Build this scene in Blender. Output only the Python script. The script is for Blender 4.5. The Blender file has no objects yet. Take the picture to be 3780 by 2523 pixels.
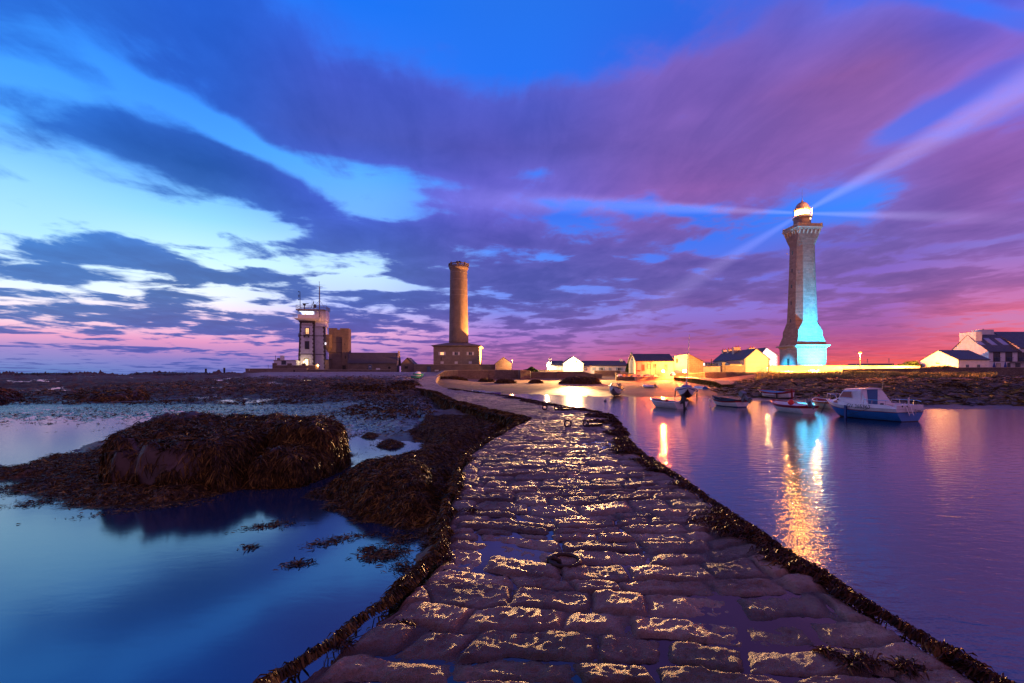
import bpy, bmesh, math, random
import numpy as np
from mathutils import Vector, Matrix

# ------------------------------------------------------------------ camera
F = 1785.0            # focal length in photo pixels (3780 wide)
CX, HY = 1890.0, 1385.0
EYE = 2.6
scene = bpy.context.scene
cam_data = bpy.data.cameras.new('camera')
cam_data.sensor_width = 36.0
cam_data.lens = 36.0 * F / 3780.0
cam_data.shift_y = (HY - 1261.5) / 3780.0
cam_data.clip_start = 0.05
cam_data.clip_end = 20000
cam = bpy.data.objects.new('camera', cam_data)
scene.collection.objects.link(cam)
cam.location = (0, 0, EYE)
cam.rotation_euler = (math.radians(90), 0, 0)
scene.camera = cam
scene.view_settings.view_transform = 'Standard'
scene.view_settings.look = 'None'
scene.view_settings.gamma = 1.0
scene.view_settings.exposure = 0.22
scene.view_settings.use_curve_mapping = False

def lin(c):
    return tuple(((v / 255.0) / 12.92 if v / 255.0 <= 0.04045 else ((v / 255.0 + 0.055) / 1.055) ** 2.4) for v in c)

# ------------------------------------------------------------------ node expressions
class X:
    """tiny wrapper: arithmetic on sockets becomes math nodes"""
    def __init__(s, nt, sock): s.nt, s.s = nt, sock
    def _m(s, op, *a, clamp=False):
        n = s.nt.nodes.new('ShaderNodeMath'); n.operation = op; n.use_clamp = clamp
        for i, v in enumerate((s,) + a):
            if isinstance(v, X): s.nt.links.new(v.s, n.inputs[i])
            else: n.inputs[i].default_value = v
        return X(s.nt, n.outputs[0])
    def __add__(s, o): return s._m('ADD', o)
    def __sub__(s, o): return s._m('SUBTRACT', o)
    def __mul__(s, o): return s._m('MULTIPLY', o)
    def __truediv__(s, o): return s._m('DIVIDE', o)
    def mx(s, o): return s._m('MAXIMUM', o)
    def mn(s, o): return s._m('MINIMUM', o)
    def pw(s, o): return s._m('POWER', o)
    def clamp(s): return s._m('ADD', 0.0, clamp=True)
def smooth(x, a, b):
    n = x.nt.nodes.new('ShaderNodeMapRange'); n.interpolation_type = 'SMOOTHSTEP'; n.clamp = True
    x.nt.links.new(x.s, n.inputs['Value'])
    for i, v in ((1, a), (2, b), (3, 0.0), (4, 1.0)): n.inputs[i].default_value = v
    return X(x.nt, n.outputs[0])
def comb(nt, a, b, c):
    n = nt.nodes.new('ShaderNodeCombineXYZ')
    for i, v in enumerate((a, b, c)):
        if isinstance(v, X): nt.links.new(v.s, n.inputs[i])
        else: n.inputs[i].default_value = v
    return n.outputs[0]
def noise(nt, vec, scale=1, detail=4, rough=0.5, dist=0.0, out=0):
    n = nt.nodes.new('ShaderNodeTexNoise')
    if vec is not None: nt.links.new(vec, n.inputs['Vector'])
    n.inputs['Scale'].default_value = scale; n.inputs['Detail'].default_value = detail
    n.inputs['Roughness'].default_value = rough; n.inputs['Distortion'].default_value = dist
    return X(nt, n.outputs[out])
def ramp(nt, fac, stops):
    n = nt.nodes.new('ShaderNodeValToRGB'); n.color_ramp.interpolation = 'EASE' if False else 'LINEAR'
    cr = n.color_ramp
    stops = sorted(stops)
    while len(cr.elements) > 1: cr.elements.remove(cr.elements[0])
    cr.elements[0].position = stops[0][0]; cr.elements[0].color = (*stops[0][1][:3], 1)
    for p, c in stops[1:]:
        e = cr.elements.new(p); e.color = (*c[:3], 1)
    nt.links.new(fac.s if isinstance(fac, X) else fac, n.inputs[0])
    return n.outputs[0]
def mixc(nt, fac, a, b, mode='MIX'):
    n = nt.nodes.new('ShaderNodeMix'); n.data_type = 'RGBA'; n.blend_type = mode
    for sock, v in ((n.inputs[0], fac), (n.inputs[6], a), (n.inputs[7], b)):
        if isinstance(v, X): nt.links.new(v.s, sock)
        elif isinstance(v, bpy.types.NodeSocket): nt.links.new(v, sock)
        elif isinstance(v, (int, float)): sock.default_value = v
        else: sock.default_value = (*v[:3], 1)
    return n.outputs[2]

# ------------------------------------------------------------------ dusk sky: clear air seen through drifting cloud
def build_sky():
    world = bpy.data.worlds.new('World'); scene.world = world; world.use_nodes = True
    nt = world.node_tree; nt.nodes.clear()
    tc = nt.nodes.new('ShaderNodeTexCoord')
    sp = nt.nodes.new('ShaderNodeSeparateXYZ'); nt.links.new(tc.outputs['Generated'], sp.inputs[0])
    x, y, z = (X(nt, sp.outputs[i]) for i in range(3))
    hor = (x * x + y * y)._m('SQRT').mx(0.02)
    az = x._m('ARCTAN2', y)
    el = z.mx(0.0) / hor                       # tangent of the elevation
    fac = (el / 0.8).clamp()
    yc = y.mx(0.15)
    u = x / yc; v = z.mx(0.0) / yc
    clear = {
     100: [(0,50,132,238),(200,62,150,250),(450,80,165,252),(650,140,205,255),(850,172,225,255),(1050,222,240,255),(1150,252,225,235),(1230,228,160,195),(1290,150,132,195),(1350,112,128,192),(1385,80,118,180)],
     700: [(0,40,120,236),(300,55,138,248),(600,78,160,255),(800,145,212,255),(950,200,240,255),(1100,236,242,255),(1180,248,205,230),(1260,218,146,190),(1330,130,120,190),(1380,105,118,188)],
     1300:[(0,28,110,232),(300,50,118,238),(600,80,165,255),(800,110,172,252),(1000,192,228,255),(1130,185,195,250),(1230,225,165,208),(1330,160,112,180),(1380,120,100,170)],
     1900:[(0,36,108,222),(300,36,110,232),(600,45,128,250),(800,60,110,230),(1000,90,140,245),(1150,120,132,222),(1250,172,118,195),(1350,172,92,140)],
     2600:[(0,40,98,214),(400,60,90,212),(700,60,110,228),(850,55,112,232),(1000,90,112,220),(1150,132,112,202),(1250,142,88,160),(1335,212,86,104),(1378,228,100,84)],
     3200:[(0,45,95,218),(300,80,100,212),(600,100,110,218),(750,60,128,245),(900,110,92,185),(1100,140,102,192),(1250,165,80,132),(1330,226,80,80),(1375,242,112,62)],
     3700:[(0,60,110,235),(250,100,96,205),(400,80,105,225),(700,110,100,200),(900,130,110,195),(1100,190,112,170),(1180,195,118,168),(1330,222,90,88),(1375,240,112,70)]}
    cloud = {
     100: [(0,38,98,200),(300,40,105,208),(500,42,92,182),(750,52,115,205),(950,45,100,180),(1150,42,92,165),(1290,82,88,165),(1385,80,95,160)],
     700: [(0,36,88,198),(400,38,80,180),(600,36,78,160),(900,48,95,185),(1050,36,84,158),(1200,48,84,162),(1300,70,84,168),(1385,80,90,160)],
     1300:[(0,36,88,205),(300,60,76,178),(500,68,76,172),(700,62,80,195),(950,52,78,168),(1100,52,78,162),(1250,68,74,160),(1350,100,80,155)],
     1900:[(0,50,82,200),(400,70,76,184),(550,80,70,168),(750,100,88,198),(900,78,70,162),(1100,68,72,155),(1250,100,72,150),(1350,150,80,130)],
     2600:[(0,70,82,196),(200,115,82,175),(500,122,82,165),(700,132,76,152),(900,98,74,158),(1050,94,74,152),(1200,122,74,142),(1300,172,76,118),(1360,220,84,86)],
     3200:[(0,88,88,198),(250,142,82,152),(500,132,82,160),(700,116,82,170),(900,96,76,155),(1050,112,76,146),(1200,142,76,142),(1300,200,74,98),(1350,230,88,66),(1378,240,108,60)],
     3700:[(0,68,80,205),(200,128,84,178),(600,138,82,160),(900,116,80,160),(1050,145,82,145),(1180,215,90,112),(1300,225,82,86)]}
    def columns(tab):
        cols = sorted(tab); out = None
        for i, px in enumerate(cols):
            a = math.atan((px - CX) / F)
            st = []
            for (py, r, g, b) in tab[px]:
                st.append((min(1, max(0, (HY - py) / F * math.cos(a) / 0.8)), lin((r, g, b))))
            c = ramp(nt, fac, st)
            if out is None: out = c
            else:
                a0 = math.atan((cols[i - 1] - CX) / F)
                out = mixc(nt, smooth(az, a0, a), out, c)
        return out
    # gently displaced lookup so the colours do not follow straight bands
    csky, ccld = columns(clear), columns(cloud)
    den = z.mx(0.0) + 0.07
    qx, qy = x / den, y / den
    ang = math.radians(8)
    rx = qx * math.cos(ang) + qy * math.sin(ang)
    ry = qy * math.cos(ang) - qx * math.sin(ang)
    n1 = noise(nt, comb(nt, rx * 1.15, ry * 0.8, 3.1), 0.75, 6, 0.5, 0.35)
    n2 = noise(nt, comb(nt, rx * 1.0, ry * 1.0, 9.7), 2.5, 6, 0.55, 0.3)
    blobs = [ # px, py, half length, half width, slope (deg, + = down to the right), weight
        (1280, 380, 780, 190, 19, .27), (620, 565, 470, 85, 21, .38), (820, 475, 520, 42, 29, -.42), (150, 300, 400, 60, 15, -.22), (1450, 560, 350, 75, 18, .16), (1450, 890, 380, 75, 2, .20), (150, 960, 350, 90, 4, .12), (1080, 790, 300, 45, 8, .14),
        (1950, 500, 420, 170, 5, .26), (330, 930, 520, 90, 5, .10), (480, 1150, 620, 80, 3, .12),
        (900, 1210, 500, 50, 2, .16), (400, 1287, 380, 10, 1, .55), (1500, 1150, 500, 80, 0, .12),
        (1700, 900, 700, 120, 2, .12), (1900, 1010, 800, 90, 2, .12),
        (2950, 330, 1100, 230, -18, .30), (2300, 1050, 900, 150, 0, .10), (2500, 620, 620, 120, -8, .25),
        (3450, 620, 450, 190, -12, .3), (3300, 980, 900, 160, 0, .15), (2900, 1320, 1300, 60, 0, .10),
        (2450, 330, 400, 200, 0, .10), (3300, 120, 500, 120, 0, .2),
        (250, 800, 560, 90, 8, -.32), (950, 860, 420, 60, 12, -.26), (1050, 990, 240, 30, 8, -.2),
        (300, 180, 560, 130, 8, -.16), (1850, 130, 420, 90, 25, -.24), (2150, 60, 300, 80, 5, -.2),
        (1650, 680, 300, 32, 12, -.20), (1450, 960, 240, 20, 5, -.16),
        (3150, 730, 300, 56, -12, -.30), (2650, 810, 300, 30, 8, -.20), (1980, 640, 140, 45, -14, -.30),
        (2500, 440, 120, 32, -12, -.22), (3680, 60, 220, 45, 12, -.35), (3480, 390, 300, 38, -28, -.34),
        (300, 1300, 900, 55, 0, -.25), (450, 1245, 900, 20, 0, -.12), (2250, 1085, 260, 28, 4, -.24), (1750, 1240, 500, 18, 0, -.12),
        (3500, 1215, 400, 14, -3, -.22), (3250, 1000, 300, 16, -5, -.3), (2500, 900, 300, 22, 0, -.22), (2700, 1160, 260, 14, -3, -.3), (3600, 900, 200, 16, -6, -.3),
        (2060, 960, 160, 16, 6, -.25), (700, 880, 200, 24, 10, -.25), (150, 1060, 260, 16, 4, -.3), (900, 1130, 240, 18, 6, -.3), (350, 1190, 200, 14, 4, -.3), (1450, 1060, 260, 16, 4, -.28), (2250, 760, 260, 22, 3, -.18)]
    low = smooth(v, 0.46, 0.22)
    cov = (n1 - 0.5) * (low * -0.3 + 0.95) + (n2 - 0.5) * (low * 1.15 + 0.80)
    for (px, py, a, b, deg, w) in blobs:
        cu, cv = (px - CX) / F, (HY - py) / F
        t = -math.radians(deg)
        du, dv = u - cu, v - cv
        p = (du * math.cos(t) + dv * math.sin(t)) * (F / a)
        q = (dv * math.cos(t) - du * math.sin(t)) * (F / b)
        g = ((p * p + q * q) * -1.0)._m('EXPONENT')
        cov = cov + g * w
    wisp = noise(nt, comb(nt, rx * 1.4, ry * 0.5, 1.0), 3.2, 6, 0.62, 0.5)
    cov2 = cov + (wisp - 0.5) * 0.30
    d = smooth(cov2, -0.12, 0.16)
    # cloud body: thin edges catch light, the thick middle is greyer and darker
    body = (cov2 - 0.12) * 1.3 + (wisp - 0.5) * 0.9
    cc = mixc(nt, smooth(az, -0.35, 0.1) * 0.14, ccld, lin((120, 118, 172)))
    cc = mixc(nt, 1.0, cc, ramp(nt, body * 0.5 + 0.5, [(0.25, (1.55, 1.5, 1.38)), (0.5, (1.12, 1.1, 1.06)), (0.75, (0.82, 0.84, 0.88))]), 'MULTIPLY')
    col = mixc(nt, d * 0.92, csky, cc)
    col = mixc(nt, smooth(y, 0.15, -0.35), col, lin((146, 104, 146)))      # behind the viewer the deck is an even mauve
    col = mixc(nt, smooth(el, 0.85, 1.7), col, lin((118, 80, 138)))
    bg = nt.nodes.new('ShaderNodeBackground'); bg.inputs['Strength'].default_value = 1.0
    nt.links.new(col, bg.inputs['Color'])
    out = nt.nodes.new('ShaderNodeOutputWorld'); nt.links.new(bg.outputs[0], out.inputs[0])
build_sky()
# ------------------------------------------------------------------ helpers
COL = scene.collection
rnd = random.Random(7)
def P(px, py, d):
    return Vector(((px - CX) * d / F, d, EYE - (py - HY) * d / F))
def Z(py, d): return EYE - (py - HY) * d / F
def tag(o, label=None, cat=None, group=None, kind=None):
    if label: o['label'] = label
    if cat: o['category'] = cat
    if group: o['group'] = group
    if kind: o['kind'] = kind
    return o
def thing(name, label, cat, loc=(0, 0, 0), rz=0.0, group=None, rot=None):
    o = bpy.data.objects.new(name, None); COL.objects.link(o)
    o.empty_display_size = 0.3
    o.location = loc; o.rotation_euler = rot if rot else (0, 0, rz)
    return tag(o, label, cat, group)
class MB:
    """collects faces, links them as one mesh object"""
    def __init__(s): s.v, s.f = [], []
    def add(s, vs, fs):
        b = len(s.v); s.v += [tuple(p) for p in vs]; s.f += [tuple(b + i for i in f) for f in fs]; return s
    def box(s, x0, x1, y0, y1, z0, z1):
        return s.add([(x0,y0,z0),(x1,y0,z0),(x1,y1,z0),(x0,y1,z0),(x0,y0,z1),(x1,y0,z1),(x1,y1,z1),(x0,y1,z1)],
                     [(3,2,1,0),(4,5,6,7),(0,1,5,4),(1,2,6,5),(2,3,7,6),(3,0,4,7)])
    def prism(s, poly, a, b, axis='y'):
        """poly in the plane across the axis, counter-clockwise seen from -axis; extruded a..b"""
        n = len(poly)
        def mk(p, t):
            return (p[0], t, p[1]) if axis == 'y' else ((t, p[0], p[1]) if axis == 'x' else (p[0], p[1], t))
        vs = [mk(p, a) for p in poly] + [mk(p, b) for p in poly]
        return s.add(vs, [tuple(range(n)), tuple(range(2 * n - 1, n - 1, -1))] + [(i, n + i, n + (i + 1) % n, (i + 1) % n) for i in range(n)])
    def rings(s, rs, cap=True, close=True):
        n = len(rs[0]); b = len(s.v)
        for r in rs: s.v += [tuple(p) for p in r]
        m = n if close else n - 1
        for k in range(len(rs) - 1):
            for i in range(m):
                j = (i + 1) % n
                s.f.append((b + k*n + i, b + k*n + j, b + (k+1)*n + j, b + (k+1)*n + i))
        if cap:
            s.f.append(tuple(b + i for i in reversed(range(n))))
            s.f.append(tuple(b + (len(rs)-1)*n + i for i in range(n)))
        return s
    def lathe(s, prof, n=24, cx=0, cy=0):
        return s.rings([[(cx + r*math.cos(2*math.pi*i/n), cy + r*math.sin(2*math.pi*i/n), z) for i in range(n)] for r, z in prof])
    def tube(s, pts, r, n=6):
        pts = [Vector(p) for p in pts]; rs = []
        for i, p in enumerate(pts):
            d = (pts[min(i+1, len(pts)-1)] - pts[max(i-1, 0)]).normalized()
            a = d.cross(Vector((0,0,1)) if abs(d.z) < .9 else Vector((1,0,0))).normalized(); b_ = d.cross(a)
            rr = r[i] if isinstance(r, (list, tuple)) else r
            rs.append([p + a*rr*math.cos(2*math.pi*k/n) + b_*rr*math.sin(2*math.pi*k/n) for k in range(n)])
        return s.rings(rs)
    def ball(s, c, r, n=12, m=8, sz=1.0):
        return s.rings([[(c[0] + r*math.sin(math.pi*k/m)*math.cos(2*math.pi*i/n), c[1] + r*math.sin(math.pi*k/m)*math.sin(2*math.pi*i/n),
                 c[2] - r*sz*math.cos(math.pi*k/m)) for i in range(n)] for k in [0.08] + list(range(1, m)) + [m-.08]])
    def build(s, name, mat, parent=None, smooth=False, loc=None, bevel=0.0, fix=True):
        me = bpy.data.meshes.new(name); me.from_pydata(s.v, [], s.f)
        if fix:
            bm = bmesh.new(); bm.from_mesh(me); bmesh.ops.recalc_face_normals(bm, faces=bm.faces); bm.to_mesh(me); bm.free()
        me.materials.append(mat)
        if smooth:
            for p in me.polygons: p.use_smooth = True
        o = bpy.data.objects.new(name, me); COL.objects.link(o)
        if parent: o.parent = parent
        if loc: o.location = loc
        if bevel:
            m = o.modifiers.new('bevel', 'BEVEL'); m.width = bevel; m.segments = 2; m.limit_method = 'ANGLE'
        return o
def mesh_np(name, V, Q, mat, parent=None, smooth=True, attrs=None):
    V = np.asarray(V, dtype=np.float32); Q = np.asarray(Q, dtype=np.int32); k = Q.shape[1]
    me = bpy.data.meshes.new(name)
    me.vertices.add(len(V)); me.vertices.foreach_set('co', V.ravel())
    me.loops.add(Q.size); me.loops.foreach_set('vertex_index', Q.ravel())
    me.polygons.add(len(Q)); me.polygons.foreach_set('loop_start', np.arange(0, Q.size, k, dtype=np.int32))
    try: me.polygons.foreach_set('loop_total', np.full(len(Q), k, dtype=np.int32))
    except Exception: pass
    me.update(calc_edges=True)
    if smooth: me.polygons.foreach_set('use_smooth', np.ones(len(Q), dtype=bool))
    for nm, arr in (attrs or {}).items():
        if arr.ndim == 1:
            a = me.attributes.new(nm, 'FLOAT', 'POINT'); a.data.foreach_set('value', arr.astype(np.float32))
        else:
            a = me.attributes.new(nm, 'FLOAT_COLOR', 'POINT')
            c = np.ones((len(V), 4), np.float32); c[:, :3] = arr; a.data.foreach_set('color', c.ravel())
    me.materials.append(mat)
    o = bpy.data.objects.new(name, me); COL.objects.link(o)
    if parent: o.parent = parent
    return o
def grid_quads(nr, nc):
    i = np.arange(nr * nc).reshape(nr, nc)
    return np.stack([i[:-1, :-1], i[:-1, 1:], i[1:, 1:], i[1:, :-1]], -1).reshape(-1, 4)
# vectorised value noise
def _h(ix, iy, s):
    n = (ix.astype(np.int64) * 374761393 + iy.astype(np.int64) * 668265263 + s * 1274126177) & 0x7fffffff
    n = ((n ^ (n >> 13)) * 1274126177) & 0x7fffffff
    return ((n ^ (n >> 16)) & 0xffff) / 65535.0
def vnoise(x, y, s=0):
    ix, iy = np.floor(x), np.floor(y); fx, fy = x - ix, y - iy
    fx = fx*fx*fx*(fx*(fx*6-15)+10); fy = fy*fy*fy*(fy*(fy*6-15)+10)
    a, b = _h(ix, iy, s), _h(ix+1, iy, s); c, d = _h(ix, iy+1, s), _h(ix+1, iy+1, s)
    return (a*(1-fx)+b*fx)*(1-fy) + (c*(1-fx)+d*fx)*fy
def fbm(x, y, s=0, o=4, g=0.5):
    t = 0; a = 1; n = 0
    for i in range(o):
        t = t + a*(vnoise(x, y, s+i*17) - .5); n += a; a *= g; x = x*2.03+3.1; y = y*2.03+1.7
    return t / n * 2
def sstep(a, b, x):
    t = np.clip((x-a)/(b-a), 0, 1); return t*t*(3-2*t)
def sdf_poly(px, py, poly):
    """signed distance, positive inside"""
    poly = np.asarray(poly, float); d = np.full(px.shape, 1e9); ins = np.zeros(px.shape, bool)
    n = len(poly)
    for i in range(n):
        x0, y0 = poly[i]; x1, y1 = poly[(i+1) % n]
        ex, ey = x1-x0, y1-y0; L = ex*ex+ey*ey+1e-12
        t = np.clip(((px-x0)*ex+(py-y0)*ey)/L, 0, 1)
        d = np.minimum(d, (px-x0-t*ex)**2+(py-y0-t*ey)**2)
        c = ((y0 > py) != (y1 > py))
        with np.errstate(divide='ignore', invalid='ignore'):
            xi = (x1-x0)*(py-y0)/((y1-y0) if y1 != y0 else 1e-12)+x0
        ins ^= (c & (px < xi))
    d = np.sqrt(d); return np.where(ins, d, -d)

# ------------------------------------------------------------------ materials
def new_mat(name):
    m = bpy.data.materials.new(name); m.use_nodes = True; nt = m.node_tree
    return m, nt, nt.nodes['Principled BSDF']
def setv(b, **kw):
    names = dict(rough='Roughness', metal='Metallic', ior='IOR', spec='Specular IOR Level', em='Emission Strength', alpha='Alpha', coat='Coat Weight')
    for k, v in kw.items(): b.inputs[names[k]].default_value = v
def bump(nt, b, height, strength=.3, dist=.05):
    n = nt.nodes.new('ShaderNodeBump'); n.inputs['Strength'].default_value = strength; n.inputs['Distance'].default_value = dist
    nt.links.new(height.s if isinstance(height, X) else height, n.inputs['Height'])
    nt.links.new(n.outputs[0], b.inputs['Normal']); return n
def objvec(nt):
    return nt.nodes.new('ShaderNodeTexCoord').outputs['Object']
def paint(name, c, rough=.6, var=.18, scale=1.2, bmp=.15, bs=6.0, metal=0.0, dirt=None):
    m, nt, b = new_mat(name); v = objvec(nt)
    n = noise(nt, v, scale, 5, .6)
    dark = tuple(x*(1-var*1.6) for x in c) if dirt is None else dirt
    lite = tuple(min(1, x*(1+var*.7)) for x in c)
    nt.links.new(ramp(nt, n, [(.28, dark), (.5, c), (.75, lite)]), b.inputs['Base Color'])
    setv(b, rough=rough, metal=metal)
    if bmp: bump(nt, b, noise(nt, v, bs, 4, .6), bmp, .03)
    return m
def masonry(name, c1, c2, mortar, bw=.6, bh=.3, msize=.03, rough=.8, axis='xz', stain=.35, rel=.5):
    m, nt, b = new_mat(name)
    g = nt.nodes.new('ShaderNodeTexCoord'); sp = nt.nodes.new('ShaderNodeSeparateXYZ'); nt.links.new(g.outputs['Object'], sp.inputs[0])
    ge = nt.nodes.new('ShaderNodeNewGeometry')
    # u runs along the wall whatever its facing, v is height
    x, y, z = (X(nt, sp.outputs[i]) for i in range(3))
    u = x + y * .83
    bt = nt.nodes.new('ShaderNodeTexBrick'); nt.links.new(comb(nt, u, z, 0.0), bt.inputs['Vector'])
    bt.inputs['Color1'].default_value = (*c1, 1); bt.inputs['Color2'].default_value = (*c2, 1); bt.inputs['Mortar'].default_value = (*mortar, 1)
    bt.inputs['Scale'].default_value = 1.0; bt.inputs['Brick Width'].default_value = bw; bt.inputs['Row Height'].default_value = bh
    bt.inputs['Mortar Size'].default_value = msize; bt.inputs['Mortar Smooth'].default_value = .3; bt.inputs['Bias'].default_value = 0
    v = g.outputs['Object']
    n = noise(nt, v, .5, 6, .6); n2 = noise(nt, v, 5, 3, .5)
    col = mixc(nt, smooth(n, .4, .72) * stain, bt.outputs[0], tuple(x*.45 for x in c1))
    col = mixc(nt, smooth(n2, .45, .7) * .35, col, tuple(min(1, x*1.5) for x in c2))
    nt.links.new(col, b.inputs['Base Color']); setv(b, rough=rough)
    bump(nt, b, (n2 * .5) - X(nt, bt.outputs['Fac']) , rel, .04)
    return m
def emit(name, c, s):
    m, nt, b = new_mat(name); b.inputs['Base Color'].default_value = (*c, 1)
    b.inputs['Emission Color'].default_value = (*c, 1); b.inputs['Emission Strength'].default_value = s
    n = noise(nt, objvec(nt), 2.5, 2, .5)
    nt.links.new(mixc(nt, n * .3, c, tuple(x*.6 for x in c)), b.inputs['Emission Color'])
    return m
def glass(name, c=(.02, .03, .05), rough=.06):
    m, nt, b = new_mat(name)
    n = noise(nt, objvec(nt), 1.5, 2, .5)
    nt.links.new(mixc(nt, n, c, tuple(x*1.6 for x in c)), b.inputs['Base Color']); setv(b, rough=rough, ior=1.5); return m
M = {}
M['white'] = paint('white_render', (.76, .77, .80), .75, .12)
M['cream'] = paint('cream_render', (.60, .55, .42), .8, .12)
M['roof'] = masonry('slate_roof', (.05, .05, .06), (.075, .07, .08), (.03, .03, .035), .35, .22, .012, .55, stain=.5)
M['granite'] = masonry('granite_masonry', (.20, .165, .145), (.27, .225, .19), (.13, .11, .10), 1.0, .45, .03)
M['granite_d'] = masonry('weathered_granite', (.17, .135, .115), (.22, .175, .14), (.10, .08, .07), .8, .38, .035, stain=.6)
M['tower'] = masonry('lighthouse_granite', (.17, .115, .095), (.27, .19, .16), (.13, .095, .08), 1.4, .62, .03, stain=.4)
M['rubble'] = masonry('rubble_wall', (.17, .13, .11), (.26, .20, .17), (.09, .075, .065), .5, .26, .04, stain=.7, rel=.8)
M['quoin'] = paint('dark_quoin_stone', (.085, .07, .065), .8, .3)
M['trim'] = paint('stone_trim', (.34, .29, .24), .8, .2)
M['wood_blue'] = paint('blue_paint', (.07, .13, .24), .55, .25)
M['shutter'] = paint('white_shutter', (.66, .66, .68), .55, .1)
M['shutter_blue'] = paint('pale_blue_shutter', (.28, .38, .52), .55, .1)
M['dark'] = paint('dark_recess', (.02, .02, .022), .7, .3)
M['metal'] = paint('grey_metal', (.25, .25, .26), .45, .2, metal=.5)
M['rust'] = paint('rusty_iron', (.045, .022, .014), .6, .4, 9, .4, 30, metal=.3)
M['steel'] = paint('stainless_steel', (.62, .62, .64), .25, .1, metal=.9)
M['glass'] = glass('window_glass')
M['pot'] = paint('clay_pot', (.35, .08, .05), .7, .2)
M['warm'] = emit('warm_lit_window', (1.0, .52, .22), 1.3)
M['bright'] = emit('bright_lit_window', (1.0, .78, .42), 1.7)
M['cool'] = emit('cool_lit_window', (.80, .85, 1.0), 1.1)
def hole_frame(root, x0, x1, z0, z1, y, pane, frame, fw=.12, proud=.06, name='window', bars=0, sill=False):
    """a framed opening on the front face (plane y, facing -y)"""
    w = MB().box(x0, x1, y-.02, y+.05, z0, z1).build('pane', pane)
    f = MB()
    f.box(x0-fw, x0, y-proud, y+.05, z0-fw, z1+fw).box(x1, x1+fw, y-proud, y+.05, z0-fw, z1+fw)
    f.box(x0, x1, y-proud, y+.05, z1, z1+fw).box(x0, x1, y-proud-(.06 if sill else 0), y+.05, z0-fw, z0)
    for k in range(bars):
        xb = x0+(x1-x0)*(k+1)/(bars+1); f.box(xb-.03, xb+.03, y-.045, y-.02, z0, z1)
    fo = f.build(name, frame, root); w.parent = fo
    return fo
# ================================================================== WATER
def build_water():
    m, nt, b = new_mat('sea_water')
    g = nt.nodes.new('ShaderNodeNewGeometry'); sp = nt.nodes.new('ShaderNodeSeparateXYZ'); nt.links.new(g.outputs['Position'], sp.inputs[0])
    x, y = X(nt, sp.outputs[0]), X(nt, sp.outputs[1])
    harb = smooth(x + smooth(y, 25.0, 60.0) * 14.0, 1.0, 3.5)          # the harbour side is stirred, the rock pools lie still
    nt.links.new(mixc(nt, harb, (.010, .026, .066), (.006, .006, .022)), b.inputs['Base Color'])
    nt.links.new(mixc(nt, harb, (.78, .92, 1.0), (1.0, .93, .97)), b.inputs['Specular Tint'])
    nt.links.new((harb * -1.05 + 3.0).s, b.inputs['IOR'])
    nt.links.new((harb * .01 + .11).s, b.inputs['Roughness'])
    n1 = noise(nt, comb(nt, x * 1.0, y * 2.2, 0.0), 2.2, 3, .55, .4)
    n2 = noise(nt, comb(nt, x, y, 2.0), 14.0, 2, .5)
    n3 = noise(nt, comb(nt, x * 1.0, y * 1.6, 5.0), 16.0, 2, .5)
    h = (n1 * .9 + n2 * .10) * (harb * .85 + .05) + n3 * harb * smooth(y, 17.0, 8.0) * .14
    bump(nt, b, h, .34, .05)
    m2 = MB().add([(-9000, -40, 0), (9000, -40, 0), (9000, 15000, 0), (-9000, 15000, 0)], [(0, 1, 2, 3)])
    tag(m2.build('water', m), kind='structure')
build_water()

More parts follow.
